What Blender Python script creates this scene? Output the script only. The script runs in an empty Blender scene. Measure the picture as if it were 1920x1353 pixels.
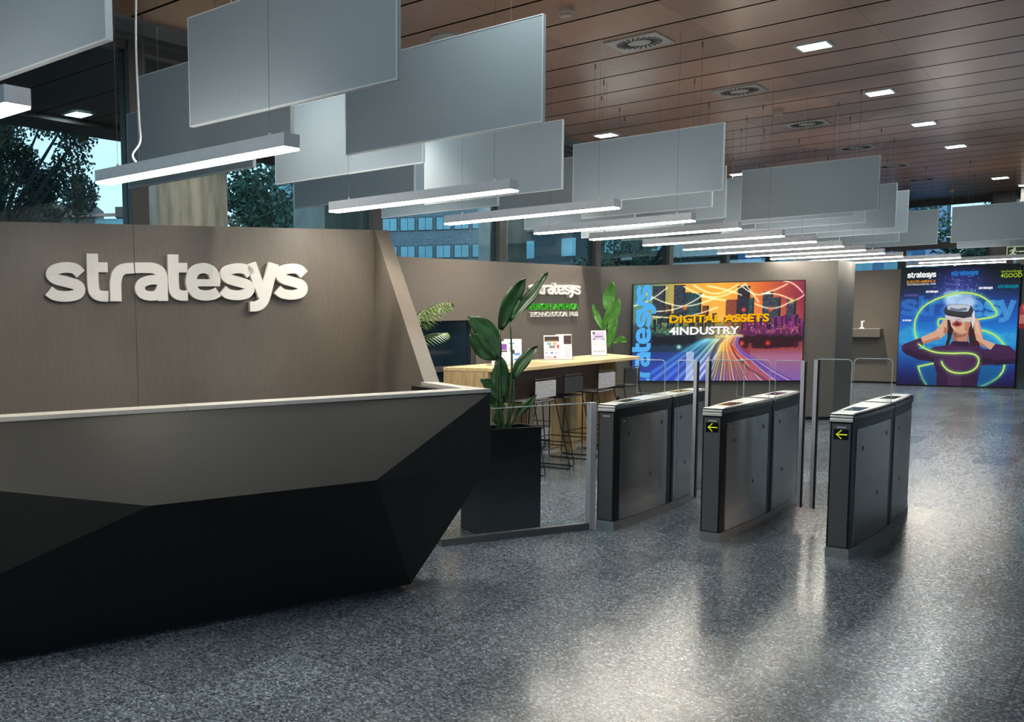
import bpy, bmesh, math, random
import numpy as np
from mathutils import Vector, Matrix

C = bpy.context.scene.collection
S = bpy.context.scene
PI = math.pi

# ------------------------------------------------------------------ camera
EYE = 1.6
F, YAW, PITCH, ROLL, CX, CY = 1780.2086, 0.7789, 0.0912, 0.0184, 446.1056, 763.7649
cam_d = bpy.data.cameras.new('camera')
cam = bpy.data.objects.new('camera', cam_d); C.objects.link(cam)
cam_d.sensor_width = 36.0; cam_d.sensor_fit = 'HORIZONTAL'
cam_d.lens = F / 1920 * 36.0
cam_d.shift_x = (960 - CX) / 1920
cam_d.shift_y = (CY - 676.5) / 1920
cam_d.clip_start = 0.05; cam_d.clip_end = 300
_fw = Vector((-math.sin(YAW), math.cos(YAW), 0)); _rt = Vector((math.cos(YAW), math.sin(YAW), 0)); _dn = Vector((0, 0, -1))
_f2 = math.cos(PITCH) * _fw + math.sin(PITCH) * _dn
_d2 = -math.sin(PITCH) * _fw + math.cos(PITCH) * _dn
_r3 = math.cos(ROLL) * _rt + math.sin(ROLL) * _d2
_d3 = -math.sin(ROLL) * _rt + math.cos(ROLL) * _d2
M3 = Matrix((_r3, -_d3, -_f2)).transposed()
cam.matrix_world = Matrix.Translation((0, 0, EYE)) @ M3.to_4x4()
S.camera = cam

# ------------------------------------------------------------------ world, exposure
S.view_settings.view_transform = 'Standard'
S.view_settings.look = 'None'
S.view_settings.gamma = 1.0
S.view_settings.use_curve_mapping = False
S.view_settings.exposure = 1.28
SKY = 0.88
w = bpy.data.worlds.new('dusk_sky'); S.world = w; w.use_nodes = True
nt = w.node_tree; nt.nodes.clear()
wo = nt.nodes.new('ShaderNodeOutputWorld'); bg = nt.nodes.new('ShaderNodeBackground')
tc = nt.nodes.new('ShaderNodeTexCoord'); sep = nt.nodes.new('ShaderNodeSeparateXYZ'); rp = nt.nodes.new('ShaderNodeValToRGB')
nz = nt.nodes.new('ShaderNodeTexNoise'); nz.inputs['Scale'].default_value = 4.0
mp = nt.nodes.new('ShaderNodeMapping'); mp.inputs['Scale'].default_value = (1, 1, 6)
mx = nt.nodes.new('ShaderNodeMixRGB'); mx.blend_type = 'MIX'; mx.inputs[2].default_value = (0.62, 0.80, 0.92, 1)
cr = nt.nodes.new('ShaderNodeValToRGB'); cr.color_ramp.elements[0].position = 0.48; cr.color_ramp.elements[1].position = 0.72
rp.color_ramp.elements[0].position = 0.0; rp.color_ramp.elements[0].color = (0.66, 0.84, 0.95, 1)
rp.color_ramp.elements[1].position = 0.6; rp.color_ramp.elements[1].color = (0.28, 0.56, 0.86, 1)
nt.links.new(tc.outputs['Generated'], sep.inputs[0]); nt.links.new(sep.outputs['Z'], rp.inputs[0])
nt.links.new(tc.outputs['Generated'], mp.inputs[0]); nt.links.new(mp.outputs[0], nz.inputs['Vector'])
nt.links.new(nz.outputs[0], cr.inputs[0]); nt.links.new(cr.outputs[0], mx.inputs[0])
nt.links.new(rp.outputs[0], mx.inputs[1]); nt.links.new(mx.outputs[0], bg.inputs[0])
bg.inputs[1].default_value = SKY
nt.links.new(bg.outputs[0], wo.inputs[0])
PENDANT_E = 20.0
DOWN_E = 65.0
UP_E = 5.0

# ------------------------------------------------------------------ materials
def srgb(r, g, b):
    def l(c):
        c /= 255.0
        return c / 12.92 if c <= 0.04045 else ((c + 0.055) / 1.055) ** 2.4
    return (l(r), l(g), l(b), 1.0)

def newmat(name):
    m = bpy.data.materials.new(name); m.use_nodes = True
    n = m.node_tree; p = n.nodes['Principled BSDF']
    return m, n, p

def mat(name, col, rough=0.5, metal=0.0, var=0.08, scale=30.0, stretch=(1, 1, 1), bump=0.0, spec=0.5):
    """base colour with procedural noise variation along the object's own coordinates"""
    m, n, p = newmat(name)
    tc = n.nodes.new('ShaderNodeTexCoord'); mp = n.nodes.new('ShaderNodeMapping')
    mp.inputs['Scale'].default_value = stretch
    nz = n.nodes.new('ShaderNodeTexNoise'); nz.inputs['Scale'].default_value = scale; nz.inputs['Detail'].default_value = 4
    r = n.nodes.new('ShaderNodeValToRGB')
    c = Vector(col[:3])
    r.color_ramp.elements[0].position = 0.3; r.color_ramp.elements[0].color = (*(c * (1 - var)), 1)
    r.color_ramp.elements[1].position = 0.7; r.color_ramp.elements[1].color = (*(c * (1 + var)), 1)
    n.links.new(tc.outputs['Object'], mp.inputs[0]); n.links.new(mp.outputs[0], nz.inputs['Vector'])
    n.links.new(nz.outputs[0], r.inputs[0]); n.links.new(r.outputs[0], p.inputs['Base Color'])
    p.inputs['Roughness'].default_value = rough; p.inputs['Metallic'].default_value = metal
    p.inputs['Specular IOR Level'].default_value = spec
    if bump:
        b = n.nodes.new('ShaderNodeBump'); b.inputs['Strength'].default_value = bump; b.inputs['Distance'].default_value = 0.01
        n.links.new(nz.outputs[0], b.inputs['Height']); n.links.new(b.outputs[0], p.inputs['Normal'])
    return m

def emit(name, col, strength):
    m = bpy.data.materials.new(name); m.use_nodes = True; n = m.node_tree; n.nodes.clear()
    o = n.nodes.new('ShaderNodeOutputMaterial'); e = n.nodes.new('ShaderNodeEmission')
    e.inputs[0].default_value = col; e.inputs[1].default_value = strength
    n.links.new(e.outputs[0], o.inputs[0]); return m

def emit_attr(name, strength):
    """a lit picture: emission from the mesh's own colour grid, with a weak gloss"""
    m, n, p = newmat(name)
    a = n.nodes.new('ShaderNodeAttribute'); a.attribute_name = 'picture'
    p.inputs['Base Color'].default_value = (0.008, 0.008, 0.01, 1); p.inputs['Roughness'].default_value = 0.6; p.inputs['Specular IOR Level'].default_value = 0.15
    n.links.new(a.outputs['Color'], p.inputs['Emission Color']); p.inputs['Emission Strength'].default_value = strength
    return m

def glass(name, tint=(0.93, 0.96, 0.96, 1), refl=0.04, rough=0.0, boost=1.0):
    m = bpy.data.materials.new(name); m.use_nodes = True; n = m.node_tree; n.nodes.clear()
    o = n.nodes.new('ShaderNodeOutputMaterial'); mix = n.nodes.new('ShaderNodeMixShader')
    t = n.nodes.new('ShaderNodeBsdfTransparent'); t.inputs[0].default_value = tint
    g = n.nodes.new('ShaderNodeBsdfGlossy'); g.inputs['Roughness'].default_value = rough
    lw = n.nodes.new('ShaderNodeLayerWeight'); lw.inputs['Blend'].default_value = 0.5   # facing = 1 - |cos|
    pw = n.nodes.new('ShaderNodeMath'); pw.operation = 'POWER'; pw.inputs[1].default_value = 5.0
    mul = n.nodes.new('ShaderNodeMath'); mul.operation = 'MULTIPLY_ADD'
    mul.inputs[1].default_value = boost; mul.inputs[2].default_value = refl; mul.use_clamp = True
    n.links.new(lw.outputs['Facing'], pw.inputs[0]); n.links.new(pw.outputs[0], mul.inputs[0]); n.links.new(mul.outputs[0], mix.inputs[0])
    n.links.new(t.outputs[0], mix.inputs[1]); n.links.new(g.outputs[0], mix.inputs[2]); n.links.new(mix.outputs[0], o.inputs[0])
    return m

def mathn(n, op, a=None, b=None, c=None):
    q = n.nodes.new('ShaderNodeMath'); q.operation = op
    for i, v in enumerate((a, b, c)):
        if v is None: continue
        if isinstance(v, (int, float)): q.inputs[i].default_value = v
        else: n.links.new(v, q.inputs[i])
    return q.outputs[0]

def plank_mat(name, dark, light, rough, width, off_y, joint, off_x, groove_col=(0.02, 0.012, 0.008, 1), gw=0.010, spec=0.5):
    """boards along X, 'width' wide in Y, with butt joints every 'joint' metres"""
    m, n, p = newmat(name)
    tc = n.nodes.new('ShaderNodeTexCoord'); s = n.nodes.new('ShaderNodeSeparateXYZ')
    n.links.new(tc.outputs['Object'], s.inputs[0])
    y = mathn(n, 'DIVIDE', mathn(n, 'SUBTRACT', s.outputs['Y'], off_y), width)
    x = mathn(n, 'DIVIDE', mathn(n, 'SUBTRACT', s.outputs['X'], off_x), joint)
    iy = mathn(n, 'FLOOR', y); ix = mathn(n, 'FLOOR', x)
    fy = mathn(n, 'FRACT', y); fx = mathn(n, 'FRACT', x)
    gy = mathn(n, 'LESS_THAN', mathn(n, 'MULTIPLY', fy, width), gw)
    gx = mathn(n, 'LESS_THAN', mathn(n, 'MULTIPLY', fx, joint), gw * 0.2)
    cb = n.nodes.new('ShaderNodeCombineXYZ'); n.links.new(ix, cb.inputs[0]); n.links.new(iy, cb.inputs[1])
    wn = n.nodes.new('ShaderNodeTexWhiteNoise'); wn.noise_dimensions = '3D'; n.links.new(cb.outputs[0], wn.inputs['Vector'])
    mp = n.nodes.new('ShaderNodeMapping'); mp.inputs['Scale'].default_value = (0.5, 6, 1)
    n.links.new(tc.outputs['Object'], mp.inputs[0])
    add = n.nodes.new('ShaderNodeVectorMath'); add.operation = 'ADD'
    n.links.new(mp.outputs[0], add.inputs[0]); n.links.new(wn.outputs['Color'], add.inputs[1])
    nz = n.nodes.new('ShaderNodeTexNoise'); nz.inputs['Scale'].default_value = 5; nz.inputs['Detail'].default_value = 6
    n.links.new(add.outputs[0], nz.inputs['Vector'])
    v = mathn(n, 'ADD', mathn(n, 'MULTIPLY', nz.outputs[0], 0.55), mathn(n, 'MULTIPLY', wn.outputs['Value'], 0.45))
    r = n.nodes.new('ShaderNodeValToRGB'); r.color_ramp.elements[0].position = 0.15; r.color_ramp.elements[1].position = 0.85
    r.color_ramp.elements[0].color = dark; r.color_ramp.elements[1].color = light
    n.links.new(v, r.inputs[0])
    mx = n.nodes.new('ShaderNodeMixRGB'); mx.inputs[2].default_value = groove_col
    n.links.new(mathn(n, 'MAXIMUM', gy, mathn(n, 'MULTIPLY', gx, 0.6)), mx.inputs[0]); n.links.new(r.outputs[0], mx.inputs[1])
    n.links.new(mx.outputs[0], p.inputs['Base Color']); p.inputs['Roughness'].default_value = rough
    n.links.new(mathn(n, 'MULTIPLY', mathn(n, 'SUBTRACT', 1.0, gy), spec * 0.75), p.inputs['Specular IOR Level'])
    return m

def terrazzo():
    m, n, p = newmat('speckled_granite_tiles')
    tc = n.nodes.new('ShaderNodeTexCoord'); s = n.nodes.new('ShaderNodeSeparateXYZ'); n.links.new(tc.outputs['Object'], s.inputs[0])
    y = mathn(n, 'DIVIDE', mathn(n, 'SUBTRACT', s.outputs['Y'], 4.08), 0.737); iy = mathn(n, 'FLOOR', y)
    xo = mathn(n, 'MULTIPLY', mathn(n, 'MODULO', mathn(n, 'ABSOLUTE', iy), 2.0), 0.172)
    x = mathn(n, 'DIVIDE', mathn(n, 'SUBTRACT', mathn(n, 'SUBTRACT', s.outputs['X'], xo), -1.957), 0.343)
    ix = mathn(n, 'FLOOR', x)
    gy = mathn(n, 'LESS_THAN', mathn(n, 'MULTIPLY', mathn(n, 'FRACT', y), 0.737), 0.005)
    gx = mathn(n, 'LESS_THAN', mathn(n, 'MULTIPLY', mathn(n, 'FRACT', x), 0.343), 0.004)
    cb = n.nodes.new('ShaderNodeCombineXYZ'); n.links.new(ix, cb.inputs[0]); n.links.new(iy, cb.inputs[1])
    wn = n.nodes.new('ShaderNodeTexWhiteNoise'); n.links.new(cb.outputs[0], wn.inputs['Vector'])
    vo = n.nodes.new('ShaderNodeTexVoronoi'); vo.inputs['Scale'].default_value = 105; vo.inputs['Randomness'].default_value = 1
    n.links.new(tc.outputs['Object'], vo.inputs['Vector'])
    sv = n.nodes.new('ShaderNodeSeparateColor'); n.links.new(vo.outputs['Color'], sv.inputs[0])
    r = n.nodes.new('ShaderNodeValToRGB'); r.color_ramp.interpolation = 'LINEAR'
    r.color_ramp.elements[0].position = 0.0; r.color_ramp.elements[0].color = (0.028, 0.033, 0.041, 1)
    r.color_ramp.elements[1].position = 1.0; r.color_ramp.elements[1].color = (0.38, 0.41, 0.45, 1)
    e = r.color_ramp.elements.new(0.45); e.color = (0.076, 0.097, 0.123, 1)
    e = r.color_ramp.elements.new(0.80); e.color = (0.148, 0.183, 0.224, 1)
    e = r.color_ramp.elements.new(0.96); e.color = (0.225, 0.262, 0.305, 1)
    n.links.new(sv.outputs[0], r.inputs[0])
    hs = n.nodes.new('ShaderNodeHueSaturation'); n.links.new(r.outputs[0], hs.inputs['Color'])
    n.links.new(mathn(n, 'ADD', 0.86, mathn(n, 'MULTIPLY', wn.outputs['Value'], 0.28)), hs.inputs['Value'])
    mx = n.nodes.new('ShaderNodeMixRGB'); mx.inputs[2].default_value = (0.02, 0.02, 0.022, 1)
    n.links.new(mathn(n, 'MULTIPLY', mathn(n, 'MAXIMUM', gx, gy), 0.75), mx.inputs[0]); n.links.new(hs.outputs[0], mx.inputs[1])
    n.links.new(mx.outputs[0], p.inputs['Base Color'])
    n.links.new(mathn(n, 'ADD', 0.18, mathn(n, 'MULTIPLY', wn.outputs['Value'], 0.06)), p.inputs['Roughness'])
    nz = n.nodes.new('ShaderNodeTexNoise'); nz.inputs['Scale'].default_value = 90; nz.inputs['Detail'].default_value = 2
    n.links.new(tc.outputs['Object'], nz.inputs['Vector'])
    b = n.nodes.new('ShaderNodeBump'); b.inputs['Strength'].default_value = 0.04; b.inputs['Distance'].default_value = 0.004
    n.links.new(nz.outputs[0], b.inputs['Height']); n.links.new(b.outputs[0], p.inputs['Normal'])
    p.inputs['Specular IOR Level'].default_value = 0.40
    return m

def wood(name, dark, light, rough, stretch):
    m, n, p = newmat(name)
    tc = n.nodes.new('ShaderNodeTexCoord'); mp = n.nodes.new('ShaderNodeMapping'); mp.inputs['Scale'].default_value = stretch
    nz = n.nodes.new('ShaderNodeTexNoise'); nz.inputs['Scale'].default_value = 4; nz.inputs['Detail'].default_value = 7; nz.inputs['Distortion'].default_value = 0.4
    r = n.nodes.new('ShaderNodeValToRGB'); r.color_ramp.elements[0].position = 0.3; r.color_ramp.elements[1].position = 0.7
    r.color_ramp.elements[0].color = dark; r.color_ramp.elements[1].color = light
    n.links.new(tc.outputs['Object'], mp.inputs[0]); n.links.new(mp.outputs[0], nz.inputs['Vector'])
    n.links.new(nz.outputs[0], r.inputs[0]); n.links.new(r.outputs[0], p.inputs['Base Color']); p.inputs['Roughness'].default_value = rough
    return m

def brushed(name, col, rough=0.3):
    m, n, p = newmat(name)
    tc = n.nodes.new('ShaderNodeTexCoord'); mp = n.nodes.new('ShaderNodeMapping'); mp.inputs['Scale'].default_value = (2, 2, 260)
    nz = n.nodes.new('ShaderNodeTexNoise'); nz.inputs['Scale'].default_value = 3; nz.inputs['Detail'].default_value = 3
    n.links.new(tc.outputs['Object'], mp.inputs[0]); n.links.new(mp.outputs[0], nz.inputs['Vector'])
    b = n.nodes.new('ShaderNodeBump'); b.inputs['Strength'].default_value = 0.10; b.inputs['Distance'].default_value = 0.002
    n.links.new(nz.outputs[0], b.inputs['Height']); n.links.new(b.outputs[0], p.inputs['Normal'])
    r = n.nodes.new('ShaderNodeValToRGB'); c = Vector(col[:3])
    r.color_ramp.elements[0].color = (*(c * 0.85), 1); r.color_ramp.elements[1].color = (*(c * 1.1), 1)
    n.links.new(nz.outputs[0], r.inputs[0]); n.links.new(r.outputs[0], p.inputs['Base Color'])
    p.inputs['Metallic'].default_value = 1.0; p.inputs['Roughness'].default_value = rough
    return m

def leafmat(name, dark, light, rough=0.35, stripes=60.0):
    m, n, p = newmat(name)
    tc = n.nodes.new('ShaderNodeTexCoord')
    nz = n.nodes.new('ShaderNodeTexNoise'); nz.inputs['Scale'].default_value = stripes * 0.3; nz.inputs['Detail'].default_value = 3
    r = n.nodes.new('ShaderNodeValToRGB'); r.color_ramp.elements[0].position = 0.3; r.color_ramp.elements[1].position = 0.72
    r.color_ramp.elements[0].color = dark; r.color_ramp.elements[1].color = light
    n.links.new(tc.outputs['Object'], nz.inputs['Vector']); n.links.new(nz.outputs[0], r.inputs[0])
    n.links.new(r.outputs[0], p.inputs['Base Color']); p.inputs['Roughness'].default_value = rough
    b = n.nodes.new('ShaderNodeBump'); b.inputs['Strength'].default_value = 0.2; b.inputs['Distance'].default_value = 0.004
    n.links.new(nz.outputs[0], b.inputs['Height']); n.links.new(b.outputs[0], p.inputs['Normal'])
    return m

def window_band_mat(name, wall, pane, rows):
    return mat(name, wall)

M = {}
M['floor'] = terrazzo()
M['ceil'] = plank_mat('lacquered_timber_boards', srgb(124, 90, 69), srgb(164, 125, 100), 0.28, 0.70, 0.15, 1.05, -2.0, (0.006, 0.004, 0.003, 1), gw=0.034)
M['soffit'] = plank_mat('dark_soffit_boards', (0.018, 0.014, 0.012, 1), (0.03, 0.023, 0.02, 1), 0.6, 0.70, 0.15, 2.1, -2.0, gw=0.012)
M['wall'] = mat('taupe_laminate', (0.136, 0.113, 0.094), 0.42, 0, 0.07, 60, (1, 1, 0.12), 0.03)
M['wall_dark'] = mat('darkened_taupe_laminate', (0.100, 0.090, 0.082), 0.45, 0, 0.06, 60, (1, 1, 0.12), 0.03)  # darker copy of the taupe laminate; puts shade into the screen wall's colour
M['desk'] = mat('charcoal_laminate', (0.0128, 0.0127, 0.0124), 0.5, 0, 0.10, 70, (1, 1, 1), 0.03, 0.2)
M['desktop'] = mat('pale_grey_laminate', (0.44, 0.42, 0.40), 0.35, 0, 0.05, 40)
M['felt'] = mat('grey_felt', (0.235, 0.280, 0.315), 0.9, 0, 0.06, 160, (1, 1, 1), 0.04, 0.2)
M['felt_edge'] = mat('pale_felt_edge', (0.46, 0.50, 0.53), 0.8, 0, 0.05, 160)
M['alu'] = mat('satin_aluminium', (0.52, 0.52, 0.55), 0.42, 0.25, 0.04, 40)
M['steel'] = brushed('brushed_steel', (0.46, 0.44, 0.42), 0.17)
M['chrome'] = mat('polished_steel', (0.80, 0.79, 0.78), 0.28, 0.55, 0.03, 20)
M['black'] = mat('black_plastic', (0.005, 0.005, 0.007), 0.3, 0, 0.1, 40, spec=0.3)
M['frontgrey'] = mat('grey_front_panel', (0.085, 0.088, 0.095), 0.38, 0.2, 0.06, 60)
M['lid'] = mat('pale_lid', (0.62, 0.62, 0.62), 0.22, 0, 0.04, 30)
M['darkglass'] = mat('dark_display_glass', (0.012, 0.014, 0.02), 0.06, 0, 0.05, 10)
M['plinth'] = brushed('plinth_steel', (0.44, 0.42, 0.40), 0.28)
M['lens'] = emit('pendant_diffuser', (1.0, 0.93, 0.79, 1), PENDANT_E)
M['uplens'] = emit('pendant_uplight', (1.0, 0.95, 0.88, 1), UP_E)
M['downlens'] = emit('downlight_lens', (0.93, 1.0, 0.97, 1), DOWN_E)
M['wire'] = mat('steel_wire', (0.09, 0.08, 0.075), 0.5, 0.3)
M['cable'] = mat('white_cable', (0.75, 0.75, 0.74), 0.5)
M['sign'] = mat('warm_white_acrylic', (0.78, 0.74, 0.70), 0.45, 0, 0.02, 20)
M['signgreen'] = mat('green_acrylic', (0.06, 0.46, 0.03), 0.45, 0, 0.03, 20)
M['oak'] = wood('pale_oak', srgb(150, 122, 84), srgb(190, 162, 118), 0.45, (9, 9, 0.7))
M['oaktop'] = wood('pale_oak_top', srgb(176, 150, 108), srgb(206, 182, 138), 0.4, (9, 0.7, 9))
M['walnut'] = wood('dark_walnut', srgb(86, 63, 47), srgb(112, 84, 63), 0.5, (8, 0.7, 8))
M['planter'] = mat('black_planter', (0.0045, 0.0045, 0.0043), 0.5, 0, 0.08, 40, spec=0.15)
M['soil'] = mat('bark_mulch', (0.05, 0.025, 0.014), 0.9, 0, 0.7, 45, (1, 1, 1), 0.8)
M['leaf'] = leafmat('glossy_dark_leaf', (0.008, 0.035, 0.010, 1), (0.022, 0.075, 0.018, 1), 0.28)
M['leafbright'] = leafmat('bright_leaf', (0.05, 0.20, 0.02, 1), (0.11, 0.33, 0.04, 1), 0.35)
M['palm'] = leafmat('palm_leaf', (0.05, 0.12, 0.02, 1), (0.16, 0.26, 0.05, 1), 0.4)
M['stem'] = leafmat('green_stem', (0.015, 0.05, 0.012, 1), (0.03, 0.08, 0.02, 1), 0.4)
M['rod'] = mat('black_steel_rod', (0.008, 0.008, 0.009), 0.35, 0.3)
M['mesh_grey'] = mat('grey_woven_seat', (0.33, 0.33, 0.35), 0.6, 0, 0.25, 12, (1, 1, 14))
M['mesh_black'] = mat('black_woven_seat', (0.016, 0.016, 0.018), 0.55, 0, 0.25, 12, (1, 1, 14))
M['glass'] = glass('clear_glass', (0.95, 0.97, 0.97, 1), 0.025, 0, 0.6)
M['facade'] = glass('facade_glass', (0.74, 0.86, 0.88, 1), 0.03, 0, 0.8)
M['glassedge'] = mat('glass_edge', (0.55, 0.65, 0.70), 0.2, 0.2)
M['mullion'] = mat('dark_bronze_mullion', (0.055, 0.048, 0.045), 0.45, 0.2, 0.05, 30)
M['concrete'] = mat('raw_concrete', (0.46, 0.42, 0.37), 0.8, 0, 0.25, 3, (1, 1, 0.5), 0.2)
M['stained'] = mat('stained_concrete', (0.50, 0.32, 0.235), 0.8, 0, 0.35, 3, (2.2, 2.2, 0.35), 0.2)
M['trimgrey'] = mat('grey_trim', (0.10, 0.105, 0.11), 0.5, 0, 0.05, 20)
M['trimdark'] = mat('dark_slot', (0.012, 0.012, 0.012), 0.6)
M['ventgrey'] = mat('vent_plate', (0.32, 0.31, 0.29), 0.4, 0.3)
M['smoke'] = mat('beige_plastic', (0.35, 0.28, 0.22), 0.5)
M['paper'] = mat('white_paper', (0.80, 0.78, 0.82), 0.6, 0, 0.02, 20)
M['prints'] = [mat('print_' + k, c, 0.6, 0, 0.03, 30) for k, c in (('dark', (0.03, 0.015, 0.015)), ('violet', (0.20, 0.05, 0.35)), ('lilac', (0.45, 0.40, 0.60)), ('teal', (0.10, 0.35, 0.38)), ('amber', (0.60, 0.32, 0.04)), ('grey', (0.22, 0.22, 0.26)), ('red', (0.50, 0.04, 0.08)), ('blue', (0.12, 0.25, 0.55)), ('textgrey', (0.50, 0.47, 0.54)))]
M['ledback'] = mat('led_panel_black', (0.004, 0.004, 0.004), 0.2)
M['led'] = emit('led_arrow', (0.80, 0.92, 0.02, 1), 0.42)
M['red'] = mat('red_enamel', (0.35, 0.012, 0.02), 0.3)
M['greensign'] = mat('green_exit_plate', (0.006, 0.035, 0.02), 0.4)
M['exitwhite'] = emit('exit_pictogram', (0.55, 0.72, 0.45, 1), 0.30)
M['bark'] = mat('tree_bark', (0.022, 0.016, 0.012), 0.9, 0, 0.4, 10, (1, 1, 0.3), 0.4)
M['treeleaf'] = leafmat('tree_leaf', (0.008, 0.018, 0.008, 1), (0.022, 0.042, 0.016, 1), 0.6)
M['treeleaf2'] = leafmat('olive_tree_leaf', (0.02, 0.05, 0.03, 1), (0.06, 0.12, 0.06, 1), 0.6)
M['brick'] = mat('grey_brick', (0.22, 0.25, 0.28), 0.8, 0, 0.3, 6, (1, 1, 4))
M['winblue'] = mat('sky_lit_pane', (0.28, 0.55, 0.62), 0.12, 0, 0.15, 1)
M['render_white'] = mat('white_render', (0.62, 0.66, 0.68), 0.8)
M['render_brown'] = mat('brown_render', (0.16, 0.11, 0.09), 0.8)
M['terracotta'] = mat('terracotta_tiles', (0.40, 0.18, 0.11), 0.8, 0, 0.2, 20)
M['asphalt'] = mat('asphalt', (0.04, 0.04, 0.042), 0.9, 0, 0.2, 20)
M['farwall'] = mat('dark_teal_wall', (0.045, 0.065, 0.072), 0.8, 0, 0.2, 2)
M['bluewall'] = mat('blue_cladding', (0.10, 0.22, 0.42), 0.5, 0, 0.15, 4)
M['acrylic'] = glass('acrylic', (0.93, 0.95, 0.97, 1), 0.03, 0.02, 1.0)
M['white'] = mat('white_plastic', (0.78, 0.78, 0.76), 0.35)
M['darkpanel'] = mat('dark_gloss_panel', (0.02, 0.022, 0.025), 0.12)

# ------------------------------------------------------------------ mesh helpers
class MB:
    def __init__(s): s.v = []; s.f = []; s.m = []
    def add(s, vs, fs, mi=0):
        o = len(s.v); s.v += [tuple(map(float, q)) for q in vs]
        for f in fs: s.f.append([i + o for i in f]); s.m.append(mi)
        return s
    def quad(s, a, b, c, d, mi=0): return s.add([a, b, c, d], [(0, 1, 2, 3)], mi)
    def tri(s, a, b, c, mi=0): return s.add([a, b, c], [(0, 1, 2)], mi)
    def box(s, x0, x1, y0, y1, z0, z1, mi=0):
        v = [(x, y, z) for z in (z0, z1) for y in (y0, y1) for x in (x0, x1)]
        return s.add(v, [(0, 2, 3, 1), (4, 5, 7, 6), (0, 1, 5, 4), (1, 3, 7, 5), (3, 2, 6, 7), (2, 0, 4, 6)], mi)
    def prism(s, poly, z0, z1, mi=0):
        n = len(poly)
        v = [(p[0], p[1], z0) for p in poly] + [(p[0], p[1], z1) for p in poly]
        f = [tuple(range(n))[::-1], tuple(range(n, 2 * n))] + [(i, (i + 1) % n, n + (i + 1) % n, n + i) for i in range(n)]
        return s.add(v, f, mi)
    def extrude(s, poly, vec, mi=0):
        """closed solid from a planar 3-D polygon pushed along vec"""
        n = len(poly); vec = Vector(vec)
        v = [Vector(p) for p in poly]; v = v + [p + vec for p in v]
        f = [tuple(range(n))[::-1], tuple(range(n, 2 * n))] + [(i, (i + 1) % n, n + (i + 1) % n, n + i) for i in range(n)]
        return s.add(v, f, mi)
    def obox(s, c, ax, ay, az, mi=0):
        c, ax, ay, az = Vector(c), Vector(ax), Vector(ay), Vector(az)
        v = [c + sx * ax + sy * ay + sz * az for sz in (-1, 1) for sy in (-1, 1) for sx in (-1, 1)]
        return s.add(v, [(0, 2, 3, 1), (4, 5, 7, 6), (0, 1, 5, 4), (1, 3, 7, 5), (3, 2, 6, 7), (2, 0, 4, 6)], mi)
    def tube(s, pts, r, n=8, closed=False, mi=0):
        pts = [Vector(p) for p in pts]; k = len(pts); rs = r if isinstance(r, (list, tuple)) else [r] * k
        rings = []; up = None
        for i, p in enumerate(pts):
            a = pts[(i - 1) % k] if (closed or i > 0) else p; b = pts[(i + 1) % k] if (closed or i < k - 1) else p
            t = (b - a).normalized()
            if up is None:
                up = Vector((0, 0, 1)) if abs(t.z) < 0.9 else Vector((1, 0, 0))
            u = up - t * up.dot(t)
            if u.length < 1e-5: u = t.orthogonal()
            u.normalize(); up = u; w_ = t.cross(u)
            rings.append([p + rs[i] * (math.cos(2 * PI * j / n) * u + math.sin(2 * PI * j / n) * w_) for j in range(n)])
        vs = [q for rg in rings for q in rg]; fs = []
        for i in range(k if closed else k - 1):
            a, b = i * n, ((i + 1) % k) * n
            fs += [(a + j, a + (j + 1) % n, b + (j + 1) % n, b + j) for j in range(n)]
        if not closed: fs += [tuple(range(n))[::-1], tuple(range((k - 1) * n, k * n))]
        return s.add(vs, fs, mi)
    def lathe(s, prof, c=(0, 0, 0), n=20, mi=0):
        vs = []; fs = []; k = len(prof)
        for r, z in prof: vs += [(c[0] + r * math.cos(2 * PI * j / n), c[1] + r * math.sin(2 * PI * j / n), c[2] + z) for j in range(n)]
        for i in range(k - 1): fs += [(i * n + j, i * n + (j + 1) % n, (i + 1) * n + (j + 1) % n, (i + 1) * n + j) for j in range(n)]
        fs += [tuple(range(n))[::-1], tuple(range((k - 1) * n, k * n))]
        return s.add(vs, fs, mi)
    def build(s, name, mats, parent=None, smooth=False, fix=True, bevel=0.0):
        me = bpy.data.meshes.new(name); me.from_pydata(s.v, [], s.f)
        if not isinstance(mats, (list, tuple)): mats = [mats]
        for m_ in mats: me.materials.append(m_)
        me.polygons.foreach_set('material_index', s.m)
        if fix:
            b = bmesh.new(); b.from_mesh(me); bmesh.ops.recalc_face_normals(b, faces=b.faces); b.to_mesh(me); b.free()
        if smooth: me.polygons.foreach_set('use_smooth', [True] * len(me.polygons))
        me.update()
        o = bpy.data.objects.new(name, me); C.objects.link(o)
        if parent is not None: o.parent = parent
        if bevel:
            md = o.modifiers.new('bevel', 'BEVEL'); md.width = bevel; md.segments = 2; md.limit_method = 'ANGLE'
        return o

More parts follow.
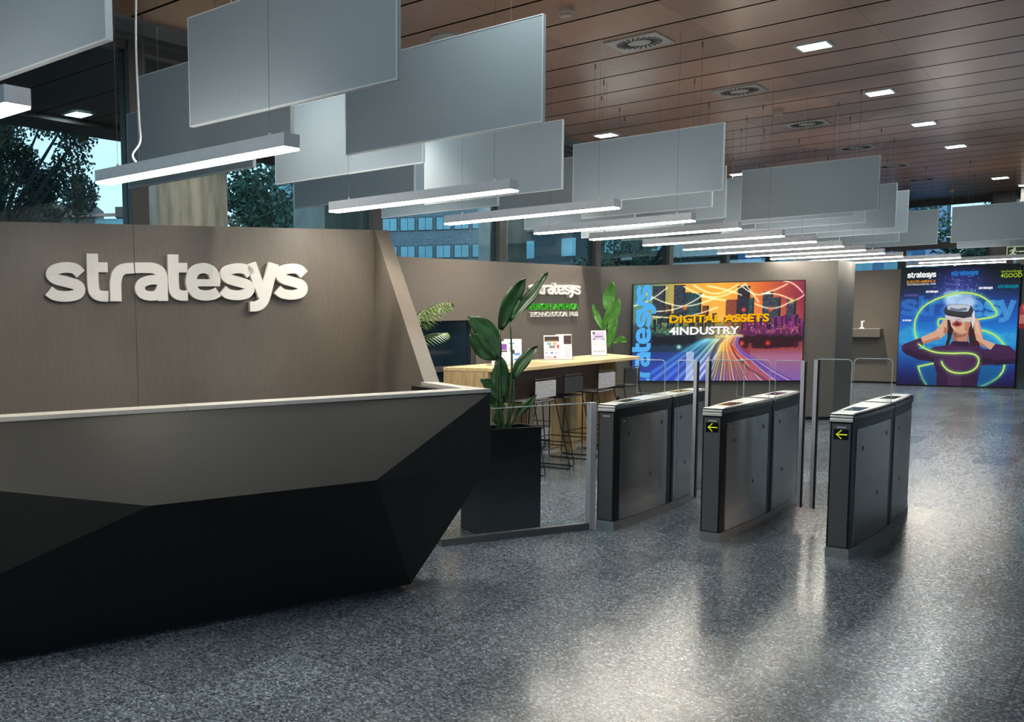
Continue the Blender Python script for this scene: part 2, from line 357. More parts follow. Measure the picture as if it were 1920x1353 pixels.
def tag(o, label, cat, group=None, kind=None):
    o['label'] = label; o['category'] = cat
    if group: o['group'] = group
    if kind: o['kind'] = kind
    return o
def thing(name, label, cat, loc=(0, 0, 0), rz=0.0, group=None):
    o = bpy.data.objects.new(name, None); o.empty_display_size = 0.1; C.objects.link(o)
    o.location = loc; o.rotation_euler = (0, 0, rz)
    return tag(o, label, cat, group)
def struct(o, label=None):
    o['kind'] = 'structure'
    if label: o['label'] = label
    return o
def dup(root, loc, rz=None, label=None, group=None):
    r = root.copy(); C.objects.link(r); r.location = loc
    if rz is not None: r.rotation_euler = (0, 0, rz)
    if label: r['label'] = label
    if group: r['group'] = group
    for ch in list(root.children):
        c = ch.copy(); C.objects.link(c); c.parent = r
        for g in list(ch.children):
            d = g.copy(); C.objects.link(d); d.parent = c
    return r
ORD = ['nearest', 'second nearest', 'third nearest', 'fourth nearest', 'fifth nearest', 'sixth nearest', 'seventh nearest', 'eighth nearest', 'ninth nearest', 'tenth nearest', 'eleventh nearest', 'twelfth nearest', 'thirteenth nearest', 'fourteenth nearest', 'fifteenth nearest']

def catmull(pts, n=8, closed=False):
    P_ = [Vector(p) for p in pts]; out = []; k = len(P_)
    for i in range(k if closed else k - 1):
        p0 = P_[(i - 1) % k] if (closed or i > 0) else P_[i] * 2 - P_[i + 1]
        p1 = P_[i]; p2 = P_[(i + 1) % k]
        p3 = P_[(i + 2) % k] if (closed or i + 2 < k) else P_[k - 1] * 2 - P_[k - 2]
        for j in range(n):
            t = j / n
            out.append(0.5 * ((2 * p1) + (p2 - p0) * t + (2 * p0 - 5 * p1 + 4 * p2 - p3) * t * t + (3 * p1 - p0 - 3 * p2 + p3) * t ** 3))
    if not closed: out.append(P_[-1])
    return out

# ------------------------------------------------------------------ lettering
def stroke(pts, wd, n=7, smooth=True, closed=False):
    """2-D ribbon of constant width along a path -> list of (left, right)"""
    P_ = catmull([(*p, 0) for p in pts], n, closed) if smooth else [Vector((*p, 0)) for p in pts]
    out = []; k = len(P_)
    for i in range(k):
        a = P_[(i - 1) % k] if (closed or i > 0) else P_[i]; b = P_[(i + 1) % k] if (closed or i < k - 1) else P_[i]
        t = (b - a).normalized(); nn = Vector((-t.y, t.x, 0))
        out.append((P_[i] + nn * wd / 2, P_[i] - nn * wd / 2))
    if closed: out.append(out[0])
    return out
W_ = 0.275
_s = [stroke([(.84, .70), (.70, .835), (.46, .865), (.22, .80), (.155, .68), (.25, .575), (.50, .50), (.74, .42), (.80, .30), (.72, .185), (.48, .135), (.22, .17), (.07, .28)], W_ * .98)]
_t = [stroke([(.137, 1.22), (.137, .8), (.137, .40), (.18, .22), (.30, .145), (.50, .132)], W_), stroke([(.137, .875), (.5, .875)], .25, smooth=False)]
_r = [stroke([(.137, 0), (.137, .25), (.145, .50), (.20, .70), (.34, .83), (.60, .862)], W_)]
_a = [stroke([(.03, .865), (.28, .868), (.50, .855), (.65, .77), (.705, .60), (.705, .30), (.705, 0)], W_), stroke([(.64, .555), (.40, .55), (.20, .47), (.135, .34), (.20, .19), (.40, .132), (.58, .17), (.68, .32)], W_ * .9)]
_e = [stroke([(.84, .235), (.72, .165), (.48, .135), (.25, .20), (.14, .40), (.14, .60), (.24, .79), (.45, .866), (.66, .80), (.755, .64), (.765, .46)], W_), stroke([(.10, .475), (.89, .475)], .19, smooth=False)]
_y = [stroke([(.15, 1.0), (.30, .56), (.47, .10)], W_, smooth=False), stroke([(.79, 1.0), (.63, .45), (.52, .06), (.42, -.10), (.28, -.17), (.10, -.175)], W_)]
LOGO = [(0.0, _s), (.99, _t), (1.535, _r), (2.14, _a), (3.0, _t), (3.465, _e), (4.36, _s), (5.065, _y), (5.87, _s)]
LOGO_W, LOGO_H = 6.74, 1.0
def logo(mb, org, ux, uz, nrm, length, xh, depth, mi=0, letters=None):
    """extruded wordmark: org = baseline left, ux/uz/nrm unit vectors, xh = x-height"""
    org, ux, uz, nrm = Vector(org), Vector(ux), Vector(uz), Vector(nrm)
    sx = length / LOGO_W
    def mapp(p, ox, d): return org + ux * ((p.x + ox) * sx) + uz * (p.y * xh) + nrm * d
    for i, (ox, strokes) in enumerate(LOGO):
        if letters is not None and i not in letters: continue
        for q, st in enumerate(strokes):
            eps = 0.0004 * q
            k = len(st); vs = []
            for l, r in st: vs += [mapp(l, ox, depth + eps), mapp(r, ox, depth + eps), mapp(l, ox, 0), mapp(r, ox, 0)]
            fs = []
            for j in range(k - 1):
                a, b = 4 * j, 4 * (j + 1)
                fs += [(a, a + 1, b + 1, b)]
                if depth > 0.004: fs += [(a, b, b + 2, a + 2), (a + 1, a + 3, b + 3, b + 1), (a + 2, b + 2, b + 3, a + 3)]
            if depth > 0.004: fs += [(0, 2, 3, 1), (4 * k - 4, 4 * k - 3, 4 * k - 1, 4 * k - 2)]
            mb.add(vs, fs, mi)
def text(mb, s, org, ux, uz, nrm, width, height, depth=0.0, bold=0.02, mi=0):
    """a line of block lettering fitted to width x height"""
    cu = bpy.data.curves.new('lettering', 'FONT'); cu.body = s; cu.offset = bold; cu.resolution_u = 3; cu.fill_mode = 'BOTH' if depth else 'FRONT'
    cu.extrude = 0.5 if depth else 0.0
    o = bpy.data.objects.new('lettering', cu); C.objects.link(o)
    dg = bpy.context.evaluated_depsgraph_get(); dg.update()
    me = bpy.data.meshes.new_from_object(o.evaluated_get(dg))
    V = [v.co.copy() for v in me.vertices]; Fs = [tuple(p.vertices) for p in me.polygons]
    bpy.data.objects.remove(o); bpy.data.curves.remove(cu); bpy.data.meshes.remove(me)
    if not V: return
    x0 = min(v.x for v in V); x1 = max(v.x for v in V); y0 = min(v.y for v in V); y1 = max(v.y for v in V)
    org, ux, uz, nrm = Vector(org), Vector(ux), Vector(uz), Vector(nrm)
    mb.add([org + ux * ((v.x - x0) / (x1 - x0) * width) + uz * ((v.y - y0) / (y1 - y0) * height) + nrm * ((v.z + 0.5) * depth if depth else 0) for v in V], Fs, mi)

# ------------------------------------------------------------------ setting: floor, ceiling, facade
H = 4.05
mb = MB(); mb.box(-6.72, 9.0, -5.0, 27.2, -0.12, 0.0); struct(mb.build('floor', M['floor']))
mb = MB(); mb.box(-6.12, 9.0, -5.0, 27.0, H, H + 0.12); struct(mb.build('ceiling', M['ceil']))
mb = MB(); mb.box(-6.37, -6.12, -5.0, 27.2, H - 0.03, H + 0.12); struct(mb.build('trim_1', M['trimgrey']))
mb = MB(); mb.box(-6.52, -6.37, -5.0, 27.2, H + 0.04, H + 0.12); struct(mb.build('trim_2', M['trimdark']))
mb = MB(); mb.box(-6.72, -6.52, -5.0, 27.2, H - 0.02, H + 0.12); struct(mb.build('trim_3', M['trimgrey']))
mb = MB(); mb.box(-10.1, -6.73, -14, 36, H, H + 0.12); mb.box(-10.1, -9.55, -14, 36, H - 0.06, H - 0.0)
struct(mb.build('soffit', [M['soffit']]), 'dark boarded soffit outside the glass facade')
mb = MB(); mb.box(-90, -6.73, -40, 120, -0.2, -0.06); mb.box(-6.73, 30, 27.3, 120, -0.2, -0.06); struct(mb.build('pavement', M['asphalt']))

# facade along X = -6.62 : posts with one pane per bay
POSTS = [-4.0, -1.0, 2.0, 5.45, 8.95, 11.8, 14.8, 17.85, 20.9, 23.9, 27.0]
for i in range(len(POSTS) - 1):
    y0, y1 = POSTS[i], POSTS[i + 1]
    fr = MB(); fr.box(-6.70, -6.56, y0 - 0.07, y0 + 0.12, 0, H - 0.02)
    fr.box(-6.68, -6.58, y0 + 0.12, y1 - 0.07, H - 0.10, H - 0.02); fr.box(-6.68, -6.58, y0 + 0.12, y1 - 0.07, 0.0, 0.08)
    f = struct(fr.build('window_%d' % (i + 1), M['mullion']))
    p = MB(); p.box(-6.632, -6.620, y0 + 0.12, y1 - 0.07, 0.08, H - 0.10); p.build('pane', M['facade'], f)
# far facade along Y = 27.05
XS = [-6.62, -4.68, -3.0, -1.6]
mb = MB(); mb.box(-1.6, 2.5, 27.0, 27.14, 0, H); mb.box(3.1, 5.0, 27.0, 27.14, 0, H); mb.box(5.5, 9.0, 27.0, 27.14, 0, H); mb.box(2.5, 3.1, 27.0, 27.14, 2.6, H); mb.box(5.0, 5.5, 27.0, 27.14, 2.6, H); struct(mb.build('wall_north', M['wall']))  # unseen wall added against sky reflections; openings shaped to streak the turnstile steel
for i in range(len(XS) - 1):
    x0, x1 = XS[i], XS[i + 1]
    fr = MB(); fr.box(x0 - 0.06, x0 + 0.1, 27.0, 27.14, 0, H); fr.box(x0 + 0.1, x1 - 0.06, 27.0, 27.14, 2.95, 3.10); fr.box(x0 + 0.1, x1 - 0.06, 27.0, 27.14, H - 0.12, H)
    f = struct(fr.build('window_%d' % (len(POSTS) + i), M['mullion']))
    p = MB(); p.box(x0 + 0.1, x1 - 0.06, 27.06, 27.07, 0.0, H - 0.12); p.build('pane', M['facade'], f)
mb = MB(); mb.box(-2.95, -2.55, 26.3, 26.9, 0, H); struct(mb.build('column_1', M['mullion']), 'dark square column beside the exit sign')
mb = MB(); mb.box(-2.42, -2.18, 25.6, 25.9, 0, H); struct(mb.build('column_2', M['wall']), 'taupe column at the right edge behind the exit sign')

# concrete columns outside the glass
for y0, y1 in ((8.91, 10.29), (12.6, 13.7), (18.75, 19.6)):
    mb = MB(); mb.box(-11.0, -10.3, y0, y1, -.06, 7.0); struct(mb.build('concrete_column', M['stained'] if y0 < 9 else M['concrete']), 'raw concrete column standing outside the glass facade')
# walls behind and to the right of the viewer, unseen and added to cut low sky light; open above head height
mb = MB(); mb.box(9.0, 9.15, -5.15, 27.2, 0, 2.3); mb.box(9.0, 9.15, -5.15, 27.2, 3.9, H + .12); struct(mb.build('wall_east', M['wall_dark']))
mb = MB(); mb.box(-6.72, 9.0, -5.15, -5.0, 0, 2.3); mb.box(-6.72, 9.0, -5.15, -5.0, 3.6, H + .12); struct(mb.build('wall_south', M['wall_dark']))
# ------------------------------------------------------------------ partition walls
ZT = 2.31
def wallseg(name, a, b, t, z0, z1, m, side=1, parent=None):
    """upright slab from a to b (front face line), thickness t going to the left of a->b times side"""
    a, b = Vector((*a, 0)), Vector((*b, 0)); d = (b - a).normalized(); n = Vector((-d.y, d.x, 0)) * side * t
    mb = MB(); mb.prism([a, b, b + n, a + n], z0, z1)
    return mb.build(name, m, parent)
W1a, W1b = (-7.0 + 0.55, 2.02), (-4.663, 6.328)
d1 = Vector((-4.663 + 5.807, 6.328 - 3.585, 0)).normalized(); n1 = Vector((d1.y, -d1.x, 0))
W1a = Vector((-4.663, 6.328, 0)) - d1 * 4.6
struct(wallseg('wall_left', W1a[:2], W1b, 0.13, 0, ZT, M['wall']))
mb = MB()
for sdist in (0.35, 2.02, 3.3):
    p = Vector((-4.663, 6.328, 0)) - d1 * (sdist - 0.0)
    if sdist > 1: mb.obox(p + n1 * 0.0005 + Vector((0, 0, ZT / 2)), d1 * 0.0015, n1 * 0.0005, Vector((0, 0, ZT / 2)))
struct(mb.build('trim_4', M['trimdark']), 'thin vertical joint lines between the wall panels')
# slanted return wall (wing) from the end of the left wall to the counter
A0 = Vector((-4.663, 6.328, 0)); B0 = Vector((-3.711, 5.621, 0)); tk = d1 * 0.125
poly = [A0, B0, B0 + Vector((0, 0, 1.13)), A0 + (B0 - A0) * 0.015 + Vector((0, 0, ZT)), A0 + Vector((0, 0, ZT))]
mb = MB(); mb.extrude(poly, tk); struct(mb.build('wall_wing', M['wall']))

W2a, W2b = Vector((-6.5, 9.167, 0)), Vector((-6.24, 14.194, 0)); d2 = (W2b - W2a).normalized(); n2 = Vector((d2.y, -d2.x, 0))
W2s = W2a - d2 * 2.2
AL0, AL1 = -1.6, 1.72   # alcove range along d2 measured from W2a
AZ0, AZ1 = 0.30, 1.552
mb = MB()
def w2(s): return W2a + d2 * s
def slab(mb, s0, s1, z0, z1, mi=0):
    a, b = w2(s0), w2(s1); mb.prism([a, b, b - n2 * 0.08, a - n2 * 0.08], z0, z1, mi)
L2 = (W2b - W2a).length
slab(mb, -2.2, AL0, 0, ZT); slab(mb, AL0, AL1, AZ1, ZT); slab(mb, AL0, AL1, 0, AZ0); slab(mb, AL1, L2, 0, ZT)
struct(mb.build('wall_back', M['wall']))
# dark window seen through the opening
mb = MB(); a, b = w2(AL0), w2(AL1)
mb.prism([a - n2 * 0.02, b - n2 * 0.02, b - n2 * 0.06, a - n2 * 0.06], 0.92, 0.985, 0); mb.prism([b - d2 * 0.10 - n2 * 0.01, b - n2 * 0.01, b - n2 * 0.07, b - d2 * 0.10 - n2 * 0.07], AZ0, AZ1, 0)
f = struct(mb.build('window_20', M['mullion']))
mb = MB(); mb.prism([a - n2 * 0.05, b - n2 * 0.05, b - n2 * 0.06, a - n2 * 0.06], AZ0, AZ1); mb.build('pane', mat('dark_blue_glass', (0.006, 0.016, 0.026), 0.1, 0, 0.3, 3, (1, 1, 0.2)), f)

W3a, W3b = W2b.copy(), Vector((-3.496, 15.856, 0)); d3 = (W3b - W3a).normalized(); n3 = Vector((d3.y, -d3.x, 0))
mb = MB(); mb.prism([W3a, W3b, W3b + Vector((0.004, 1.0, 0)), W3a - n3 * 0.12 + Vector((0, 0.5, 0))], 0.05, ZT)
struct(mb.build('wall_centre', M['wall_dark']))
mb = MB(); mb.prism([W3a - n3 * .02, W3b - n3 * .02, W3b - n3 * .1, W3a - n3 * .1], 0.0, 0.05); struct(mb.build('baseboard_centre', M['black']))
mb = MB(); mb.prism([(-6.6, 24.3), (-2.2, 24.3), (-2.2, 24.42), (-6.6, 24.42)], 0.04, 2.43); struct(mb.build('wall_right', M['wall']))
mb = MB(); mb.prism([(-6.6, 24.32), (-2.2, 24.32), (-2.2, 24.4), (-6.6, 24.4)], 0.0, 0.04); struct(mb.build('baseboard_right', M['black']))
mb = MB(); mb.extrude([(-2.20, 23.80, 0), (-1.2, 22.95, 0), (-1.2, 22.95, 2.40), (-2.20, 23.80, 2.40)], (0.05, 0.06, 0)); struct(mb.build('wall_gloss', M['darkpanel']), 'dark glossy panel wall beside the large poster')

# ------------------------------------------------------------------ sign on the left wall
def on1(s, z, off=0.0): return Vector((-5.696, 3.851, 0)) + d1 * s + n1 * off + Vector((0, 0, z))
Z = Vector((0, 0, 1))
sg = thing('wall_sign', 'large white raised wordmark stratesys on the wall behind the reception desk', 'sign', on1(1.0, 1.75))
mb = MB(); inv = Matrix.Translation(-sg.location)
def letter_parts(root, org, ux, nrm, length, xh, depth, m, standoff):
    names = ['letter'] * 9
    for i in range(9):
        b = MB(); logo(b, Vector(org) - root.location + Vector(nrm) * standoff, ux, Z, nrm, length, xh, depth, 0, [i])
        o = b.build('letter', m, root)
letter_parts(sg, on1(0, 1.755), d1, n1, 2.035, 0.278, 0.035, M['sign'], 0.012)
for s_ in (0.2, 0.36, 0.52, 0.78, 0.96, 1.2, 1.48, 1.62, 1.9):
    b = MB(); b.obox(on1(s_, 1.80, 0.006) - sg.location, d1 * 0.01, n1 * 0.0065, Z * 0.01); b.build('mounting_pin', M['black'], sg)

# sign on the back wall
def on2(s, z, off=0.0): return Vector((-6.347, 12.127, 0)) + d2 * s + n2 * off + Z * z
sg2 = thing('wall_sign', 'white and green raised lettering sign on the back wall above the bar table', 'sign', on2(0.68, 1.75))
letter_parts(sg2, on2(0, 1.885), d2, n2, 1.36, 0.135, 0.05, M['sign'], 0.0)
b = MB(); text(b, 'EUROPE-AMERICA', on2(0.02, 1.672) - sg2.location, d2, Z, n2, 1.32, 0.088, 0.03, 0.0); b.build('green_lettering', M['signgreen'], sg2)['label'] = 'green capital lettering'
b = MB(); text(b, 'TECHNOLOGICAL HUB', on2(0.02, 1.575) - sg2.location, d2, Z, n2, 1.32, 0.068, 0.03, 0.0); b.build('white_lettering', M['sign'], sg2)

# ------------------------------------------------------------------ reception desk
T1 = Vector((-3.005, 5.275, 1.13)); dd = Vector((1.056, 2.812, 0)).normalized(); dn = Vector((dd.y, -dd.x, 0))
T0 = Vector((-4.061, 2.463, 1.13)); TL = T0 - dd * 0.9
R0 = Vector((-3.48, 2.905, .72)); R1 = Vector((-3.032, 4.122, .7297))
B1 = Vector((-3.148, 4.616, .03)); BL = B1 + Vector((-.741, -2.313, 0)) * 1.42
P1 = R0 + (Vector((-3.826, 2.304, .8383)) - R0) * 2.0
_n = (B1 - R0).cross(BL - R0); _e = Vector((0, 0, EYE)); _r = Vector((-3.839, 2.294, .449)) - _e
_p = _e + _r * ((R0 - _e).dot(_n) / _r.dot(_n)); P2 = R0 + (_p - R0) * 1.7
T2 = Vector((-3.005, 5.275, .686))
SW = 0.155
IL = TL - dn * SW; IT = T1 - dn * SW - dd * 0.12
ILb, ITb = Vector((IL.x, IL.y, .03)), Vector((IT.x, IT.y, .03))
ITb2 = ITb - dd * 0.5
desk = thing('reception_desk', 'dark grey faceted reception desk with a pale countertop in the foreground', 'desk', (-3.6, 3.6, 0))
o_ = Vector(desk.location)
mb = MB()
def T(*ps): mb.add([p - o_ for p in ps], [tuple(range(len(ps)))])
T(TL, P1, R0); T(TL, R0, T0); T(T0, R0, R1); T(T0, R1, T1)
T(P1, P2, R0); T(P2, BL, R0); T(R0, BL, B1); T(R0, B1, R1)
T(T1, R1, T2); T(T2, R1, B1)
T(IL, IT, ITb2, ILb); T(TL, T0, T1, IT, IL); T(BL, ILb, ITb2, B1)
T(T1, T2, IT); T(T2, B1, ITb2); T(T2, ITb2, IT); T(TL, IL, ILb, BL); T(TL, BL, P2, P1)
mb.build('faceted_body', M['desk'], desk)
Wo, Wi = Vector((-3.637 + .01, 5.661, 0)), Vector((-3.72, 5.615, 0))
mb = MB(); rp_ = [T1 + (IT - T1) * 0.12, Vector((-3.40, 5.47, 0)), Wo - dd * .02, Wi - dd * .1, IT - dn * 0.02]
mb.prism([(p - o_).to_2d() for p in rp_], 0.72, 1.13); mb.build('return_panel', M['desk'], desk)
mb = MB(); a0, a1 = TL - o_, T1 - o_
def strip(poly, z0, z1): mb.prism([(p - o_).to_2d() for p in poly], z0, z1)
seam = T0 + dd * 0.98
strip([TL + dn * .004, seam - dd * .002 + dn * .004, seam - dd * .002 - dn * SW, IL], 1.13, 1.152)
strip([seam + dd * .002 + dn * .004, T1 + dn * .004, T1 - dn * SW - dd * .10, seam + dd * .002 - dn * SW], 1.13, 1.152)
strip([T1 + dn * .004, Vector((-3.354, 5.457, 0)), Wo - dd * 0.005, Wi - dd * .02, T1 - dn * SW - dd * .10], 1.13, 1.1515)
mb.build('countertop', M['desktop'], desk)
mb = MB(); q = [B1 - dn * .05 - dd * .04, BL - dn * .05, ILb, ITb2 - dd * .1]; mb.prism([(p - o_).to_2d() for p in q], 0.0, 0.03); mb.build('plinth', M['black'], desk)

# ------------------------------------------------------------------ acoustic panels
PL, PH = 1.42, 0.60
def make_panel():
    r = thing('acoustic_panel', '', 'acoustic panel')
    b = MB(); b.box(-PL / 2 + .006, PL / 2 - .006, -.014, .014, .006, PH - .006); b.build('felt_board', M['felt'], r)
    e = MB(); t = .006
    e.box(-PL / 2, PL / 2, -.016, .016, 0, t); e.box(-PL / 2, PL / 2, -.016, .016, PH - t, PH); e.box(-PL / 2, -PL / 2 + t, -.016, .016, t, PH - t); e.box(PL / 2 - t, PL / 2, -.016, .016, t, PH - t)
    e.build('edge_trim', M['felt_edge'], r)['label'] = 'pale edge trim'
    for sx in (-.5, .5):
        k = MB(); k.tube([(sx, 0, PH), (sx, 0, H - 2.7)], .0016, 6); k.lathe([(.006, H - 2.7 - .05), (.006, H - 2.7)], (sx, 0, 0), 8); k.build('suspension_wire', M['wire'], r)
    return r
RANKS = [
 ('aisle side', [(-3.735, 2.39), (-3.34, 3.77), (-3.35, 5.21), (-3.70, 9.35), (-3.14, 12.70), (-3.49, 13.28), (-3.60, 14.38), (-3.50, 15.65), (-3.55, 16.76)]),
 ('middle', [(-4.53, 4.38), (-4.60, 5.88), (-4.62, 8.08), (-4.92, 10.05), (-4.25, 10.75), (-4.55, 12.10), (-4.80, 14.10), (-4.68, 16.64), (-4.62, 17.76), (-4.02, 18.88), (-3.73, 20.4)]),
 ('window side', [(-5.50, 5.07), (-5.62, 7.28), (-5.62, 8.75), (-5.36, 11.50), (-5.52, 13.50), (-5.38, 14.57), (-5.60, 17.94), (-5.36, 18.80)]),
]
proto = None
for nm, lst in RANKS:
    for i, (x, y) in enumerate(lst):
        lb = '%s grey felt acoustic panel of the %s rank hanging from the timber ceiling' % (ORD[i], nm)
        if proto is None:
            proto = make_panel(); proto.location = (x, y, 2.7); proto['label'] = lb; proto['group'] = 'hanging acoustic panels'
        else: dup(proto, (x, y, 2.7), None, lb, 'hanging acoustic panels')
for i, (x, y) in enumerate([(-2.10, 20.25), (-0.65, 20.9), (-2.3, 22.4)]):
    dup(proto, (x, y, 2.7), None, '%s grey acoustic panel above the large poster on the right' % ORD[i], 'hanging acoustic panels')

# ------------------------------------------------------------------ pendant lamps
LL, LW, LH = 1.49, 0.115, 0.068
def make_lamp():
    r = thing('pendant_lamp', '', 'lamp')
    b = MB(); b.box(-LL / 2, LL / 2, -LW / 2, LW / 2, 0.009, LH)
    b.build('housing', M['alu'], r)
    b = MB(); b.box(-LL / 2 + .002, LL / 2 - .002, -LW / 2 + .002, LW / 2 - .002, -0.001, .009); b.build('diffuser', M['lens'], r)['label'] = 'glowing white diffuser'
    b = MB(); b.box(-LL / 2 + .05, LL / 2 - .05, -LW / 2 + .02, LW / 2 - .02, LH, LH + .0015); b.build('uplight_diffuser', M['uplens'], r)
    b = MB(); q_ = .012
    b.box(-LL / 2, LL / 2, -LW / 2, -LW / 2 + q_, LH, LH + .006); b.box(-LL / 2, LL / 2, LW / 2 - q_, LW / 2, LH, LH + .006); b.box(-LL / 2, -LL / 2 + q_, -LW / 2 + q_, LW / 2 - q_, LH, LH + .006); b.box(LL / 2 - q_, LL / 2, -LW / 2 + q_, LW / 2 - q_, LH, LH + .006); b.build('rim', M['alu'], r)
    for sx in (-.6, .6):
        k = MB(); k.tube([(sx, 0, LH + .0015), (sx, 0, H - 2.4)], .0012, 6); k.lathe([(.008, LH), (.008, LH + .03)], (sx, 0, 0), 8); k.build('suspension_wire', M['wire'], r)
    return r
LY = [2.0, 3.53, 5.7, 7.28, 8.9, 10.15, 11.6, 12.9, 14.2, 15.4, 16.6, 17.9]
lp = None
for i, y in enumerate(LY):
    lb = '%s slim linear pendant lamp in the row below the acoustic panels' % ORD[i]
    if lp is None: lp = make_lamp(); lp.location = (-3.83, y, 2.4); lp['label'] = lb; lp['group'] = 'linear pendant lamps'
    else: dup(lp, (-3.83, y, 2.42 if i == 1 else 2.4), None, lb, 'linear pendant lamps')
for i, (x, y) in enumerate([(-3.3, 19.4), (-2.6, 20.9), (-3.0, 22.2)]):
    dup(lp, (x, y, 2.4), None, '%s linear pendant lamp over the passage before the large poster' % ORD[i], 'linear pendant lamps')
# white flex running down to the second lamp
pts = catmull([(-4.225, 3.53, H), (-4.22, 3.53, 3.5), (-4.235, 3.53, 3.15), (-4.225, 3.53, 2.75), (-4.22, 3.53, 2.62), (-4.29, 3.53, 2.555), (-4.25, 3.53, 2.50), (-4.22, 3.53, 2.475)], 6)
mb = MB(); mb.tube(pts, .006, 8); tag(mb.build('power_cable', M['cable'], smooth=True), 'white wavy power cable dropping from the ceiling to a pendant lamp', 'cable')

# ------------------------------------------------------------------ ceiling fittings
def make_down():
    r = thing('downlight', '', 'downlight')
    b = MB(); s = .14
    b.box(-s, s, -s, -s + .025, -.012, .0); b.box(-s, s, s - .025, s, -.012, .0); b.box(-s, -s + .025, -s + .025, s - .025, -.012, .0); b.box(s - .025, s, -s + .025, s - .025, -.012, .0)
    b.build('bezel', M['glassedge'], r)
    b = MB(); b.box(-s + .025, s - .025, -s + .025, s - .025, -.008, -.001); b.build('lens', M['downlens'], r)['label'] = 'bright white lens'
    return r
dl = None
for i, y in enumerate([10.29, 13.04, 15.68, 18.25, 23.4, 7.55, 4.8, 2.1]):
    lb = ('%s square recessed downlight in the right row of the timber ceiling' % ORD[i]) if i < 5 else 'square downlight of the right row above the viewer, %s before the visible ones' % ('one', 'two', 'three')[i - 5]
    if dl is None: dl = make_down(); dl.location = (-2.53, y, H); dl['label'] = lb; dl['group'] = 'recessed downlights'
    else: dup(dl, (-2.53, y, H), None, lb, 'recessed downlights')
WINDOW_ROW = []
for y, lb in ((7.6, 'downlight near the facade, hidden above the third pendant lamp'), (10.35, 'downlight near the facade, hidden above the sixth pendant lamp'), (13.1, 'left square downlight peeking above the top edges of the hanging panels'), (15.9, 'downlight near the facade, hidden between the two that peek above the panels'), (18.67, 'right square downlight peeking above the top edges of the hanging panels')):
    WINDOW_ROW += [dup(dl, (-5.72, y, H), None, lb, 'recessed downlights')]
dup(dl, (-2.30, 25.2, H), None, 'small downlight beyond the row, near the far facade', 'recessed downlights')
SOFFIT_ROW = [dup(dl, (-9.3, 6.85, H - .002), None, 'square downlight in the dark soffit outside the glass', 'recessed downlights'), dup(dl, (-9.3, 9.6, H - .002), None, 'added second downlight in the dark soffit, hidden behind the hanging panels, lights the concrete column', 'recessed downlights')]  # the second one is added, unseen, to light the near concrete column

WINDOW_ROW += [dup(dl, (-4.75, 5.2, H), None, 'added downlight hidden above the largest near panel, brightens the panel behind', 'recessed downlights')]  # added fitting kept out of view to brighten the panel behind it
WINDOW_ROW += [dup(dl, (-5.0, 22.7, H), None, 'added unseen downlight that brightens the wall with the small shelf', 'recessed downlights')]  # added fitting, unseen behind the panels, brightens the shelf wall
for q in WINDOW_ROW + SOFFIT_ROW:       # the narrow beam of each of these fittings
    ld = bpy.data.lights.new('downlight_beam', 'SPOT'); ld.energy = 80 if abs(q.location.y - 5.2) < .01 else 320 if q.location.y > 22 else 230; ld.spot_size = math.radians(96); ld.spot_blend = .8; ld.shadow_soft_size = .09; ld.color = (1.0, .90, .76)
    lo = bpy.data.objects.new('downlight_beam', ld); C.objects.link(lo); lo.parent = q; lo.location = (0, 0, -.03)
def make_vent():
    r = thing('ceiling_vent', '', 'vent'); s = .23
    b = MB(); b.box(-s, s, -s, s, -.010, 0); b.build('plate', M['ventgrey'], r)
    b = MB()
    for k in range(24):
        a = 2 * PI * k / 24; u = Vector((math.cos(a + .35), math.sin(a + .35), 0)); c = Vector((math.cos(a), math.sin(a), 0)) * .145 + Vector((0, 0, -.0115))
        b.obox(c, u * .05, Vector((-u.y, u.x, 0)) * .0085, Vector((0, 0, .0015)))
    b.build('swirl_slots', M['trimdark'], r)['label'] = 'ring of dark swirl slots'
    return r
vt = None
for i, y in enumerate([8.92, 11.70, 14.43, 17.14, 19.83, 22.35]):
    lb = '%s square swirl air vent in the timber ceiling' % ORD[i]
    if vt is None: vt = make_vent(); vt.location = (-3.6, y, H); vt['label'] = lb; vt['group'] = 'swirl air vents'
    else: dup(vt, (-3.6, y, H), None, lb, 'swirl air vents')
def make_smoke():
    r = thing('smoke_detector', '', 'smoke detector')
    b = MB(); b.lathe([(.06, 0), (.06, -.03), (.052, -.035)], n=20); b.build('base', M['smoke'], r, smooth=False)
    b = MB(); b.lathe([(.045, -.035), (.045, -.06), (.02, -.065)], n=20); b.build('sensor_head', M['smoke'], r)
    return r
sd = None
for i, (x, y) in enumerate([(-3.63, 7.52), (-3.61, 13.18), (-3.53, 18.38), (-3.48, 24.8)]):
    lb = '%s round smoke detector on the timber ceiling' % ORD[i]
    if sd is None: sd = make_smoke(); sd.location = (x, y, H); sd['label'] = lb; sd['group'] = 'smoke detectors'
    else: dup(sd, (x, y, H), None, lb, 'smoke detectors')
r = thing('ceiling_bracket', 'flat white bracket on the ceiling above the near panels', 'bracket', (-4.70, 7.43, H))
b = MB(); b.lathe([(.13, 0), (.13, -.02), (.11, -.028)], n=24); b.build('plate', M['ventgrey'], r)

